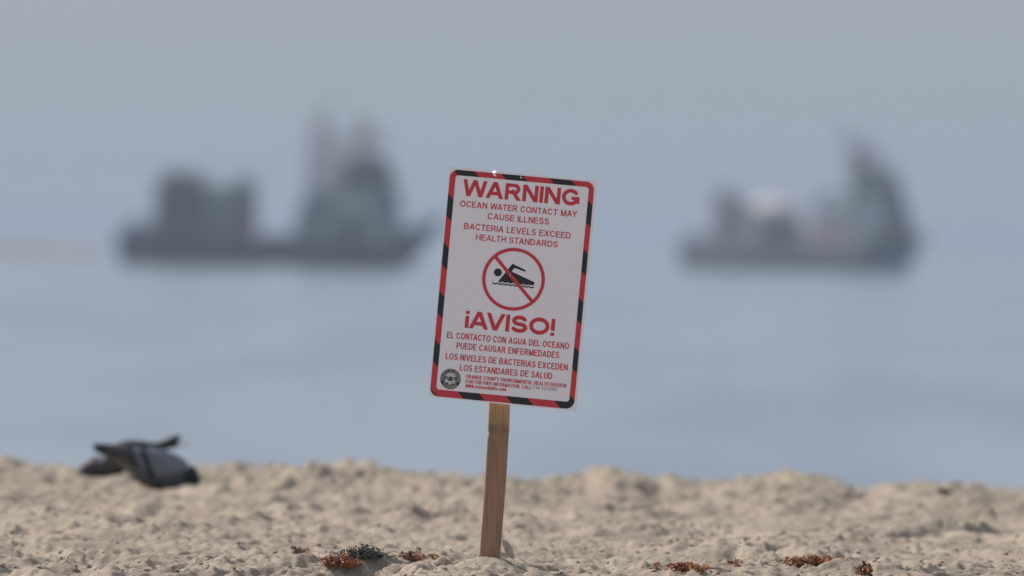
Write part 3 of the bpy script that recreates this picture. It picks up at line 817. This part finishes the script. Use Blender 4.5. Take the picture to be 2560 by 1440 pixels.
# feathers stuck in the sand
FE = noisy('feather_grey', (0.30, 0.26, 0.22), (0.46, 0.41, 0.36), (300, 300, 40), .7)
FW = mat('feather_quill', (0.5, 0.46, 0.4), .5)
def feather(px, py, L, wdt, lean, bendk, label, d=None):
    g = on_sand(px, py) if d is None else Vector((P(px, py, d).x, d, hz(P(px, py, d).x, d)))
    root = empty('feather', g); tag(root, label, 'feather')
    q_ = []; n_ = 14; p = Vector((0, 0, -.006)); an = lean
    for k in range(n_ + 1):
        q_.append(p.copy()); an2 = an + bendk * (k / n_); p = p + Vector((math.sin(an2), .12 * math.sin(an2), math.cos(an2))) * L / n_
    mb = MB(); mb.path(q_, [.0009 * (1 - .8 * k / n_) for k in range(n_ + 1)], 5); mb.build('quill', FW, root)
    vane = MB()
    for sgn in (-1, 1):
        vs = []
        for k in range(2, n_ + 1):
            s_ = wdt * math.sin(math.pi * min(1, (k - 1) / (n_ - .6))) ** .6 * (1 if sgn < 0 else .6); pk = q_[k]
            e = pk + Vector((sgn * s_, .002 * math.sin(k), s_ * .7 + random.uniform(-.001, .001)))
            vs += [pk + Vector((0, .0004, 0)), e + Vector((0, .0004, 0)), e - Vector((0, .0004, 0)), pk - Vector((0, .0004, 0))]
        fs = []
        for k in range(n_ - 2):
            o_ = k * 4
            for i in range(4): fs.append((o_ + i, o_ + (i + 1) % 4, o_ + 4 + (i + 1) % 4, o_ + 4 + i))
        vane.add(vs, fs)
    vane.build('vane', FE, root)
    return root
feather(396, 1444, .055, .006, -.15, -.5, 'grey brown feather standing in the sand at the lower left', d=24.75)
feather(1283, 1404, .060, .012, -.18, -.35, 'pale grey feather standing close behind the stake on its right', d=26.4)

# white shells
SH = noisy('white_shell', (0.80, 0.78, 0.75), (0.92, 0.90, 0.87), (80, 80, 80), .5)
def shell(px, py, r, label, d=None):
    g = on_sand(px, py)
    vs = []; fs = []; n_ = 16; m_ = 6
    for j in range(m_ + 1):
        for i in range(n_):
            t_ = 2 * math.pi * i / n_; rr = r * math.sin(math.pi / 2 * j / m_ + .03) * (1 + .05 * math.cos(9 * t_) * j / m_)
            vs.append((rr * math.cos(t_) * 1.15, rr * math.sin(t_), r * .55 * math.cos(math.pi / 2 * j / m_)))
    for j in range(m_):
        for i in range(n_):
            a_ = j * n_ + i; b2 = j * n_ + (i + 1) % n_; fs.append((a_, a_ + n_, b2 + n_, b2))
    fs += [tuple(range(n_)), tuple(range((m_ + 1) * n_ - 1, m_ * n_ - 1, -1))]
    o = mesh_obj('shell', vs, fs, SH, None, True); o.location = g + Vector((0, -.004, r * .38)); o.rotation_euler = (-.5, .3, .4)
    return tag(o, label, 'shell', 'white shells scattered on the sand')
shell(288, 1423, .0072, 'white shell left of the standing feather at the lower left')
shell(1848, 1408, .0040, 'white shell chip beside small orange kelp scrap')
shell(1593, 1382, .0042, 'tiny white shell fragment left of the orange kelp strip')
shell(2150, 1243, .0165, 'white shell just below the dip of the berm crest on the right')
shell(2541, 1346, .0050, 'pale shell chip at the far right edge of the sand')

# dark pebbles and clumps of weed here and there
r_ = random.Random(21)
ps = [(2368, 1236, .016, 'dark flat piece of driftwood near the crest at the far right')]
for px, py, r, lb in ps:
    g = on_sand(px, py); mb = MB()
    mb.path([Vector((-.028, 0, .012)), Vector((-.01, .004, .006)), Vector((.012, .0, .001)), Vector((.03, .006, -.004))], [.006, .009, .007, .004], 7)
    o = mb.build('driftwood', K_BK, None, True); o.location = g; tag(o, lb, 'driftwood')

# ------------------------------------------------------------------ pigeons
def bands(name, stops, axis_i=0, noise_amt=.25, rough=.6):
    """colour that changes along the bird: plumage bands at fixed places on the body"""
    m = mat(name, (0.1, 0.1, 0.1), rough, .3); t = m.node_tree; b = t.nodes['Principled BSDF']
    tc = t.nodes.new('ShaderNodeTexCoord'); sp = t.nodes.new('ShaderNodeSeparateXYZ'); t.links.new(tc.outputs['Object'], sp.inputs[0])
    n = t.nodes.new('ShaderNodeTexNoise'); n.inputs['Scale'].default_value = 60; t.links.new(tc.outputs['Object'], n.inputs[0])
    k = t.nodes.new('ShaderNodeMath'); k.operation = 'MULTIPLY_ADD'; k.inputs[1].default_value = .012; t.links.new(n.outputs[0], k.inputs[0])
    sl = t.nodes.new('ShaderNodeMath'); sl.operation = 'MULTIPLY_ADD'; sl.inputs[1].default_value = .35; t.links.new(sp.outputs[2], sl.inputs[0]); t.links.new(sp.outputs[0], sl.inputs[2])
    t.links.new(sl.outputs[0], k.inputs[2])
    mr = t.nodes.new('ShaderNodeMapRange'); mr.inputs['From Min'].default_value = -.15; mr.inputs['From Max'].default_value = .2
    t.links.new(k.outputs[0], mr.inputs['Value'])
    r = t.nodes.new('ShaderNodeValToRGB'); cr = r.color_ramp
    f = lambda x: (x + .15) / .35
    cr.elements[0].position = f(stops[0][0]); cr.elements[0].color = (*stops[0][1], 1)
    cr.elements[1].position = f(stops[-1][0]); cr.elements[1].color = (*stops[-1][1], 1)
    for p_, c_ in stops[1:-1]:
        e = cr.elements.new(f(p_)); e.color = (*c_, 1)
    t.links.new(mr.outputs[0], r.inputs[0])
    mx = t.nodes.new('ShaderNodeMix'); mx.data_type = 'RGBA'; mx.blend_type = 'MULTIPLY'; mx.inputs['Factor'].default_value = noise_amt
    t.links.new(r.outputs[0], mx.inputs['A']); t.links.new(n.outputs[0], mx.inputs['B']); t.links.new(mx.outputs['Result'], b.inputs['Base Color'])
    return m
SC = 944.0
def pigeon(name_lb, origin_px, dist, face, bodyS, wingS, tail, headp, beakd, legs, mats, far_wing_dz=.004):
    ox, oy = origin_px
    o = P(ox, oy, dist); root = empty('pigeon', o, 0 if face > 0 else math.pi)
    tag(root, name_lb, 'pigeon', 'pigeons pecking on the berm')
    L = lambda px, py: ((px - ox) / SC * face, (oy - py) / SC)
    secs = [(*[L(px, py)[0]], 0, L(px, py)[1], ry, rz) for px, py, ry, rz in bodyS]
    vs, fs = loft(resample(secs, 5), 20)
    bd = mesh_obj('body', vs, fs, mats['body'], root, True)
    hx, hz_ = L(*headp)
    bk = MB(); d_ = Vector((beakd[0], 0, beakd[1])).normalized(); hp = Vector((hx, 0, hz_))
    bk.tube(hp + d_ * .012, hp + d_ * .022, .0042, .0030, 8); bk.tube(hp + d_ * .022, hp + d_ * .034, .0030, .0008, 8)
    bk.build('beak', mats['beak'], bd, True)
    for s_ in (-1, 1):
        e = MB(); e.lump(hp + Vector((.003, s_ * .0145, .004)), .0032, jit=0); e.build('eye', mats['eye'], bd, True)
    for s_ in (-1, 1):
        sec = []
        for px, py, oy_, ry, rz in wingS:
            x, z = L(px, py); sec.append((x, s_ * oy_, z + (far_wing_dz if s_ * face > 0 else 0), ry, rz))
        vs, fs = loft(resample(sec, 5), 16)
        wobj = mesh_obj('wing', vs, fs, mats['wing'], root, True)
        # primaries: overlapping blades towards the tip
        tx, tz = L(wingS[-1][0], wingS[-1][1]); bx, bz = L(wingS[-3][0], wingS[-3][1]); yy = s_ * wingS[-2][2]
        for k in range(4):
            mb = MB(); dz = .005 * (1.5 - k); back = k * .007
            vs, fs = loft(resample([(bx, yy + s_ * .004, bz + dz, .003, .006), ((bx + tx) / 2, yy, (bz + tz) / 2 + dz * .9, .0025, .007), (tx + back, yy - s_ * .004, tz + dz * .8, .0014, .0045), (tx + back - .007, yy - s_ * .004, tz + dz * .7, .0006, .0006)], 4), 8)
            mb.add(vs, fs); mb.build('primary', mats['primary'], wobj, True)
    tb, tt, hw_ = tail
    bx, bz = L(*tb); tx, tz = L(*tt)
    for k in range(7):
        a_ = (k - 3) / 3; vs, fs = loft(resample([(bx, a_ * .008, bz, .006, .003), ((bx + tx) / 2, a_ * hw_ * .6, (bz + tz) / 2 - abs(a_) * .002, .008, .0018), (tx + abs(a_) * .01, a_ * hw_, tz - abs(a_) * .003, .007, .0012), (tx + abs(a_) * .01 - .006, a_ * hw_, tz - abs(a_) * .003, .002, .0006)], 4), 8)
        mesh_obj('tail_feather', vs, fs, mats['tail'], root, True)
    for s_, (hpx, fpx) in zip((-1, 1), legs):
        lx, lz = L(*hpx); fx, fz = L(*fpx); lm = MB()
        lm.tube((lx, s_ * .018, lz), (fx, s_ * .02, fz + .004), .0035, .0022, 7)
        for a2 in (-.5, 0, .5, 3.14):
            lm.tube((fx, s_ * .02, fz + .003), (fx + math.cos(a2) * .024, s_ * .02 + math.sin(a2) * .024, fz), .002, .001, 6)
        lm.build('leg', mats['leg'], root, True)
    return root
gz = (0.17, 0.19, 0.225); dk = (0.022, 0.023, 0.027)
m1 = dict(body=bands('plumage_grey', [(-.10, (.12, .12, .115)), (-.02, (.15, .15, .14)), (.06, (.17, .185, .21)), (.115, (.10, .11, .13)), (.125, (.03, .035, .038)), (.17, (.022, .025, .027))]),
          wing=bands('wing_grey_two_bars', [(-.09, dk), (-.04, (.05, .05, .055)), (-.008, (.06, .065, .07)), (-.002, (.035, .035, .04)), (.009, (.035, .035, .04)), (.014, (.15, .165, .20)), (.026, (.17, .19, .225)), (.031, (.03, .03, .034)), (.043, (.03, .03, .034)), (.049, gz), (.2, (.22, .25, .30))]),
          primary=mat('primary_dark', (.035, .035, .037), .6), tail=mat('tail_grey', (.06, .06, .066), .6), beak=mat('beak_grey', (.12, .11, .11), .5),
          eye=mat('eye_orange', (.35, .09, .02), .2), leg=mat('leg_pink', (.3, .08, .07), .6))
m2 = dict(m1); m2['body'] = bands('plumage_dark', [(-.10, (.07, .065, .07)), (.02, (.085, .075, .085)), (.045, (.06, .06, .07)), (.07, (.07, .065, .075)), (.088, (.15, .09, .155)), (.11, (.05, .07, .055)), (.13, (.022, .025, .03))])
m2['wing'] = bands('wing_dusky', [(-.10, dk), (-.03, (.05, .045, .047)), (.03, (.09, .08, .085)), (.1, (.10, .095, .10))])
m2['primary'] = mat('primary_brown', (.045, .038, .036), .6)
D1 = 33.4
pigeon('grey pigeon facing right with two black wing bars, head down in the sand', (362, 1222), D1, 1,
       [(262, 1134, .008, .006), (285, 1140, .020, .016), (312, 1150, .034, .028), (342, 1165, .046, .044), (380, 1171, .052, .050), (420, 1177, .050, .044), (446, 1184, .038, .034), (463, 1186, .025, .024), (478, 1185, .023, .025), (489, 1190, .021, .022), (497, 1196, .012, .013), (501, 1199, .003, .003)],
       [(468, 1166, .034, .0015, .002), (461, 1165, .038, .006, .012), (440, 1163, .046, .010, .024), (410, 1163, .050, .012, .036), (375, 1158, .048, .012, .037), (340, 1147, .042, .010, .027), (300, 1134, .032, .007, .016), (265, 1128, .022, .006, .013), (248, 1125, .018, .005, .011), (236, 1122, .014, .003, .008)],
       ((285, 1142), (232, 1126), .022), (482, 1190), (.5, -1), (((360, 1195), (356, 1222)), ((375, 1195), (378, 1222))), m1)
pigeon('dark pigeon facing left with a purple sheen on its neck, behind the grey one', (272, 1196), D1 + .9, -1,
       [(405, 1122, .008, .006), (378, 1128, .022, .016), (345, 1134, .036, .026), (310, 1146, .046, .038), (275, 1160, .044, .032), (250, 1166, .034, .027), (232, 1166, .026, .027), (216, 1170, .021, .022), (203, 1176, .016, .018), (195, 1181, .006, .008)],
       [(252, 1154, .030, .0015, .002), (262, 1150, .034, .006, .012), (285, 1134, .044, .010, .022), (315, 1125, .046, .012, .024), (350, 1119, .040, .010, .018), (385, 1116, .03, .007, .010), (412, 1109, .022, .005, .010), (432, 1102, .018, .005, .013), (450, 1095, .014, .004, .011)],
       ((385, 1124), (473, 1104), .022), (212, 1173), (1, -.5), (((290, 1180), (292, 1197)), ((275, 1180), (274, 1197))), m2)

# ------------------------------------------------------------------ ships
HUL = noisy('hull_paint_dark_blue', (0.003, 0.020, 0.052), (0.008, 0.030, 0.066), (.3, .3, .6), .5)
SU2 = noisy('superstructure_pale_grey', (0.24, 0.27, 0.28), (0.34, 0.37, 0.37), (.5, .5, .5), .6)
SUP = noisy('superstructure_grey', (0.07, 0.09, 0.10), (0.12, 0.14, 0.15), (.5, .5, .5), .6)
SUL = mat('pale_grey_paint', (0.34, 0.38, 0.38), .6)
SWH = mat('ship_white_paint', (0.66, 0.60, 0.57), .9, 0.1)
DKG = mat('deck_gear_dark', (0.03, 0.045, 0.05), .7)
RUS = mat('red_brown_paint', (0.15, 0.075, 0.07), .6)
TAN = mat('tan_brown_paint', (0.36, 0.315, 0.32), .7)
GLS = mat('window_glass_dark', (0.02, 0.03, 0.035), .1, .6)
MST = mat('mast_grey', (0.34, 0.31, 0.34), .6)
SBL = noisy('superstructure_slate_blue', (0.10, 0.135, 0.155), (0.15, 0.19, 0.21), (.5, .5, .5), .6)

def hull_mesh(Ls, wlL, half, sheer, rake, bottom=-1.6, n=26):
    """Ls: overall length from the stern, wlL: length at the waterline, sheer(t): deck height"""
    vs = []; fs = []; lv = (0.0, .35, .7, 1.0)
    for i in range(n + 1):
        t = i / n
        for k in lv:
            z = bottom + (sheer(t) - bottom) * k
            kk = max(0, (z - 0) / max(sheer(t), .1)) if z > 0 else 0
            xe = wlL + (Ls - wlL) * min(1, kk) ** rake if z > 0 else wlL - 1.2 * (-z / 1.6)
            x = (0.5 * (z < 0)) + (xe - 0.5 * (z < 0)) * t
            wdt = half * (1 - max(0, (t - .62) / .38) ** 2.1) * (.72 + .28 * min(1, k * 1.3)) * (.88 + .12 * min(1, t / .12))
            vs += [(x, -max(wdt, .02), z), (x, max(wdt, .02), z)]
    m_ = len(lv) * 2
    for i in range(n):
        a = i * m_; b_ = a + m_
        for k in range(len(lv) - 1):
            fs.append((a + 2 * k, b_ + 2 * k, b_ + 2 * k + 2, a + 2 * k + 2)); fs.append((a + 2 * k + 1, a + 2 * k + 3, b_ + 2 * k + 3, b_ + 2 * k + 1))
        fs.append((a, a + 1, b_ + 1, b_)); fs.append((a + m_ - 2, b_ + m_ - 2, b_ + m_ - 1, a + m_ - 1))
    for k in range(len(lv) - 1): fs.append((2 * k, 2 * k + 2, 2 * k + 3, 2 * k + 1)); e = n * m_; fs.append((e + 2 * k, e + 2 * k + 1, e + 2 * k + 3, e + 2 * k + 2))
    return vs, fs

def windows(parent, x0, x1, y, z0, z1, n, name='window'):
    """row of framed panes on a side wall that faces -y"""
    wdt = (x1 - x0) / n
    for i in range(n):
        m_ = MB(); a = x0 + i * wdt + wdt * .14; b_ = x0 + (i + 1) * wdt - wdt * .14; m_.box(a, b_, y - .06, y + .04, z0, z1); m_.build(name, GLS, parent)

def railing(parent, pts, h=1.0, step=1.6):
    m_ = MB()
    for (a, b_) in zip(pts[:-1], pts[1:]):
        a = Vector(a); b_ = Vector(b_); L_ = (b_ - a).length; n_ = max(1, int(L_ / step))
        for k in range(n_ + 1):
            p = a.lerp(b_, k / n_); m_.tube(p, p + Vector((0, 0, h)), .03, n=5)
        for z in (.5, 1.0): m_.tube(a + Vector((0, 0, h * z)), b_ + Vector((0, 0, h * z)), .025, n=5)
    return m_.build('railing', MST, parent)

def lattice(parent, name, a, b_, w0, w1, m, seg_=8, rad=.07):
    rad *= .62
    a = Vector(a); b_ = Vector(b_); m_ = MB(); cor = [(-1, -1), (1, -1), (1, 1), (-1, 1)]
    ring_ = lambda t: [a.lerp(b_, t) + Vector((c[0], c[1], 0)) * (w0 + (w1 - w0) * t) for c in cor]
    for k in range(seg_):
        r1, r2 = ring_(k / seg_), ring_((k + 1) / seg_)
        for i in range(4):
            m_.tube(r1[i], r2[i], rad, n=5); m_.tube(r1[i], r2[(i + 1) % 4], rad * .6, n=4); m_.tube(r2[i], r2[(i + 1) % 4], rad * .6, n=4)
    return m_.build(name, m, parent)

# ship one: dark work vessel on the left
DA = 960.0; ka = F_PX / DA
wa = P(293, 660.5, DA); root = empty('work_ship', (wa.x, wa.y, WATER_Z)); shipA = root
tag(root, 'dark blue grey work ship left of the sign, tall deckhouse forward and block aft', 'ship')
X = lambda px: (px - 293) / ka
Z = lambda py, px=700: ((660.5 + .0157 * (px - 305)) - py) / ka
sh = lambda t: 2.6 - .9 * min(1, t / .2) * (1 if t < .2 else 1) + (0 if t < .6 else 2.2 * ((t - .6) / .4) ** 2) + (.2 if t >= .2 else 0)
vs, fs = hull_mesh(X(1112), X(1015), 4.0, sh, .8); hull = mesh_obj('hull', vs, fs, HUL, root)
m_ = MB(); m_.tube((.2, -4.05, 1.0), (X(960), -4.08, 1.15), .16, n=8); m_.build('rubbing_strake', DKG, hull)
for k in range(7):
    m_ = MB(); cx = 2.5 + k * 3.2; a_ = []
    for i in range(10): a_.append(Vector((cx + .5 * math.cos(i * .628), -4.18, .95 + .5 * math.sin(i * .628))))
    a_.append(a_[0]); m_.path(a_, .16, 6); m_.build('tyre_fender', DKG, hull)
D_ = 1.7
m_ = MB(); m_.box(X(385), X(518), -3.3, 3.3, D_, Z(452, 450), .18, .2); aft = m_.build('aft_house', DKG, root)
m_ = MB(); m_.box(X(402), X(502), -2.6, 2.6, Z(452, 450) - .03, Z(434, 450), .5, .2); m_.build('roof_box', SUP, aft)
m_ = MB(); m_.box(X(518) + .02, X(566), -3.0, 3.0, D_, Z(464, 520), .05, .1); m_.build('container', SBL, root)
m_ = MB(); m_.box(X(568), X(642), -2.9, 2.9, D_, Z(458, 600), .12, .2); wn_ = m_.build('winch_house', SUP, root)
m_ = MB(); m_.box(X(575), X(645), -3.4, -2.95, D_, Z(540, 600), .0, .0); m_.build('red_locker', RUS, wn_)
windows(aft, X(400), X(500), -3.25, Z(520), Z(500), 4)
m_ = MB(); m_.tube((X(440), 0, Z(436, 450) - .2), (X(440), 0, Z(426, 450)), .5, .42, 10); m_.build('funnel', DKG, root)
m_ = MB(); m_.box(X(650), X(735), -2.4, 2.4, D_, Z(585, 700), .1, .1); m_.build('hatch', SUP, root)
m_ = MB(); m_.box(X(315), X(392) - .02, -3.2, 3.2, D_ + .3, Z(560, 350), .1, .1); m_.build('stern_gear', SUP, root)
# forward house
m_ = MB(); m_.box(X(738), X(1004), -3.4, 3.4, D_, Z(530, 870), .1, .1); fh = m_.build('deckhouse', SBL, root)
m_ = MB(); m_.prism([(X(750), Z(530) - .02), (X(1002), Z(530) - .02), (X(992), Z(468)), (X(762), Z(480))], -3.0, 3.0); f2 = m_.build('upper_deckhouse', SBL, root)
m_ = MB(); m_.box(X(838), X(922), -3.06, -2.99, Z(528), Z(482)); m_.build('pale_panel', SUL, f2)
m_ = MB(); m_.prism([(X(845), Z(473) - .02), (X(990), Z(473) - .02), (X(972), Z(408)), (X(868), Z(404))], -2.6, 2.6); wh = m_.build('wheelhouse', SUP, root)
windows(wh, X(865), X(975), -2.62, Z(455), Z(428), 5)
m_ = MB(); m_.box(X(860), X(975), -2.8, 2.8, Z(406), Z(398)); m_.build('roof', DKG, wh)
m_ = MB(); m_.prism([(X(876), Z(398) - .02), (X(952), Z(398) - .02), (X(925), Z(384)), (X(890), Z(384))], -1.2, 1.2); m_.build('mast_house', SBL, root)
m_ = MB(); m_.box(X(872), X(908), -1.5, -1.22, Z(428), Z(388)); m_.build('red_board', RUS, wh)
windows(fh, X(760), X(990), -3.38, Z(585), Z(568), 8)
for k in range(2):
    m_ = MB(); m_.box(X(800 + k * 130), X(822 + k * 130), -3.47, -3.36, D_ + .05, D_ + 2.0); m_.build('door', SUL, fh)
lattice(root, 'mast', (X(903), 0, Z(384) - .1), (X(898), 0, Z(288)), .5, .2, MST, 7, .09)
lattice(root, 'crane_tower', (X(796), 0, Z(478) - .1), (X(797), 0, Z(300)), 1.0, .55, MST, 9, .19)
m_ = MB(); m_.tube((X(797), 0, Z(300)), (X(828), 0, Z(238)), .16, .08, 7); m_.tube((X(797), 0, Z(300)), (X(795), 0, Z(262)), .12, .06, 7); m_.build('antenna', MST, root)
lattice(root, 'crane_boom', (X(830), 0, Z(478)), (X(838), .3, Z(330)), .5, .3, MST, 8, .10)
m_ = MB()
for k in range(4): m_.tube((X(903), 0, Z(300 + k * 14)), (X(860 + 8 * k), (-1) ** k * 1.2, Z(310 + k * 14)), .06, n=5); m_.tube((X(903), 0, Z(300 + k * 14)), (X(935 + 3 * k), (-1) ** k * -1.2, Z(322 + k * 14)), .07, n=5)
m_.build('yardarm', MST, root)
m_ = MB(); m_.tube((X(900), 0, Z(290)), (X(985), 0, Z(470)), .07, n=5); m_.tube((X(900), 0, Z(290)), (X(1095), 0, Z(590)), .04, n=5); m_.tube((X(800), 0, Z(300)), (X(620), 0, Z(470)), .04, n=5); m_.build('rigging', MST, root)
railing(root, [(X(1005), -3.0, 2.0), (X(1060), -1.6, 3.0), (X(1108), 0, 3.9)])
railing(root, [(.3, -3.8, 2.5), (X(390), -3.9, 1.75), ])
m_ = MB(); m_.tube((X(1060), -.9, 2.4), (X(1060), .9, 2.4), .45, n=10); m_.build('anchor_winch', DKG, root)

def clutter(x0, x1, z0, hmax, n_, seed):
    r_ = random.Random(seed)
    for _ in range(n_):
        m_ = MB(); x = r_.uniform(x0, x1); y = r_.uniform(-1.8, 1.8); h = r_.uniform(.3, 1) * hmax
        m_.tube((x, y, z0), (x + r_.uniform(-.3, .3), y, z0 + h), .09, .05, 6)
        if r_.random() < .6: m_.box(x - .5, x + .5, y - .12, y + .12, z0 + h * .8, z0 + h * .8 + .22)
        m_.build('aerial', MST, root)
clutter(X(765), X(860), Z(478) - .1, 3.6, 9, 3); clutter(X(850), X(960), Z(398) - .1, 2.6, 9, 4); clutter(X(395), X(510), Z(452, 450) - .1, 1.2, 7, 5); clutter(X(570), X(640), Z(464, 600) - .1, 1.2, 4, 6); clutter(X(300), X(385), D_ + .4, 2.0, 4, 12)

# ship two: paler vessel on the right, farther off
DB = 1130.0; kb = F_PX / DB
wb = P(1692, 672, DB); root = empty('work_ship', (wb.x, wb.y, WATER_Z))
tag(root, 'paler work ship right of the sign with a white cover amidships', 'ship')
X = lambda px: (px - 1692) / kb
Z = lambda py, px=2000: ((672.0 + .0157 * (px - 1692)) - py) / kb
sh2 = lambda t: 2.0 + .5 * (1 - min(1, t / .1)) + (0 if t < .62 else 1.6 * ((t - .62) / .38) ** 2)
vs, fs = hull_mesh(X(2318), X(2262), 4.2, sh2, .8)
hull = mesh_obj('hull', vs, fs, noisy('hull_paint_slate', (0.20, 0.205, 0.225), (0.27, 0.27, 0.275), (.3, .3, .6), .5), root)
m_ = MB(); m_.box(X(2165), X(2272), -4.26, -3.4, .2, 3.0, .3, .1); m_.build('bow_band', HUL, hull)
m_ = MB(); m_.box(X(1700), X(1772), -3.4, 3.4, 1.9, Z(585, 1740), .2, .1); m_.build('stern_gear', TAN, root)
m_ = MB(); m_.prism([(X(1775), 1.9), (X(1880), 1.9), (X(1872), Z(530)), (X(1850), Z(488)), (X(1780), Z(480))], -3.1, 3.1); aft = m_.build('aft_house', TAN, root)
windows(aft, X(1785), X(1850), -3.12, Z(560), Z(545), 3)
m_ = MB(); m_.box(X(1884), X(2010), -3.2, 3.2, 1.9, Z(560), .3, .3); mid = m_.build('deck_house', SUP, root)
cvs, cfs = loft(resample([(X(1872), 0, Z(536), .4, .2), (X(1884), 0, Z(532), 1.8, .8), (X(1915), 0, Z(528), 2.8, 1.15), (X(1955), 0, Z(530), 2.9, 1.1), (X(1990), 0, Z(536), 2.0, .8), (X(2004), 0, Z(540), .4, .2)], 4), 20)
mesh_obj('white_cover', cvs, cfs, SWH, root, True)
m_ = MB(); m_.box(X(2018), X(2110), -2.9, 2.9, 1.9, Z(562), .1, .1); m_.build('red_container', mat('faded_red_paint', (0.66, .38, .40), .7), root)
m_ = MB(); m_.box(X(2112), X(2150), -2.9, 2.9, 1.9, Z(575), .1, .1); m_.build('pale_container', SWH, root)
m_ = MB(); m_.box(X(2060), X(2165), -2.4, 2.4, Z(580), Z(540), .3, .3); m_.build('cable_drum_cover', SUL, root)
m_ = MB(); m_.prism([(X(2152), 1.9), (X(2262), 1.9), (X(2270), Z(560)), (X(2250), Z(500)), (X(2120), Z(500))], -3.2, 3.2); fh = m_.build('deckhouse', SUL, root)
m_ = MB(); m_.prism([(X(2205), 1.95), (X(2285), 1.95), (X(2268), Z(530)), (X(2240), Z(440)), (X(2222), Z(440))], -3.3, 3.3); f3 = m_.build('bridge_front', DKG, root)
m_ = MB(); m_.prism([(X(2115), Z(500) - .02), (X(2250), Z(500) - .02), (X(2226), Z(432)), (X(2125), Z(438))], -2.7, 2.7); wh = m_.build('wheelhouse', SU2, root)
windows(wh, X(2130), X(2225), -2.72, Z(480), Z(455), 5)
m_ = MB(); m_.box(X(2118), X(2235), -2.9, 2.9, Z(436), Z(428)); m_.build('roof', DKG, wh)
m_ = MB(); m_.prism([(X(2135), Z(428) - .02), (X(2215), Z(428) - .02), (X(2200), Z(412)), (X(2145), Z(412))], -1.4, 1.4); m_.build('mast_house', SU2, root)
lattice(root, 'mast', (X(2165), 0, Z(412) - .1), (X(2160), 0, Z(345)), .6, .25, MST, 7, .10)
lattice(root, 'crane_boom', (X(2150), 0, Z(420)), (X(2098), 0, Z(312)), .55, .3, MST, 9, .09)
m_ = MB(); m_.tube((X(2160), 0, Z(345)), (X(2158), 0, Z(320)), .1, .06, 6); m_.build('antenna', MST, root)
m_ = MB(); m_.tube((X(2100), 0, Z(314)), (X(2185), 0, Z(400)), .07, n=5); m_.tube((X(2160), 0, Z(345)), (X(2262), 0, Z(560)), .06, n=5); m_.tube((X(2160), 0, Z(345)), (X(2315), 0, Z(625)), .04, n=5); m_.build('rigging', MST, root)
railing(root, [(X(2262), -2.6, 2.4), (X(2290), -1.3, 3.0), (X(2314), 0, 3.5)])

clutter(X(2110), X(2235), Z(430) - .1, 2.4, 10, 7); clutter(X(1785), X(1850), Z(486) - .1, 1.0, 5, 8); clutter(X(2020), X(2110), Z(562) - .1, 2.6, 6, 9)
m_ = MB(); m_.path([Vector((X(2110), 0, Z(560))), Vector((X(2128), 0, Z(470))), Vector((X(2098), .4, Z(390)))], .14, 6); m_.build('derrick', MST, root)
lattice(root, 'gantry', (X(2078), 0, Z(562) - .05), (X(2072), 0, Z(478)), 1.5, 1.2, SU2, 5, .22)

# low breakwater far off at the left
DC = 1450.0; g = P(-500, 632, DC); bx1 = P(278, 632, DC).x
nbx = 140; vs = []; fs = []; r_ = random.Random(77)
for i in range(nbx + 1):
    x = (bx1 - g.x) * i / nbx; e = min(1, (nbx - i) / 14) ** .6
    for y, z in ((-4.0, -1.0), (-2.4, .35), (-.8, .85), (.8, .9), (2.6, .3), (4.2, -1.0)):
        vs.append((x + r_.uniform(-.2, .2), y * e + r_.uniform(-.35, .35), z if z < 0 else z * e * r_.uniform(.75, 1.3)))
for i in range(nbx):
    for j in range(5): a_ = i * 6 + j; fs.append((a_, a_ + 6, a_ + 7, a_ + 1))
    fs.append((i * 6, i * 6 + 5, i * 6 + 11, i * 6 + 6))
fs += [tuple(range(6)), tuple(range(nbx * 6 + 5, nbx * 6 - 1, -1))]
bw = mesh_obj('breakwater', vs, fs, noisy('breakwater_stone', (0.30, 0.23, 0.20), (0.44, 0.35, 0.31), (.6, .6, .6), .9)); bw.location = (g.x, g.y, WATER_Z)
tag(bw, 'low brown breakwater barely showing through haze at the far left edge', 'breakwater')

# ------------------------------------------------------------------ haze
hm = bpy.data.materials.new('haze_air'); hm.use_nodes = True; t = hm.node_tree; t.nodes.clear()
pv = t.nodes.new('ShaderNodeVolumePrincipled'); ou = t.nodes.new('ShaderNodeOutputMaterial')
pv.inputs['Color'].default_value = (0.52, 0.615, 0.745, 1); pv.inputs['Density'].default_value = 0.00033
pv.inputs['Anisotropy'].default_value = 0.2
t.links.new(pv.outputs[0], ou.inputs['Volume'])
mb = MB(); mb.box(-6500, 6500, -130, 14500, -12.0, 17.0)
hz_o = mb.build('haze', hm); tag(hz_o, 'pale sea haze over beach and water', 'haze', kind='stuff')
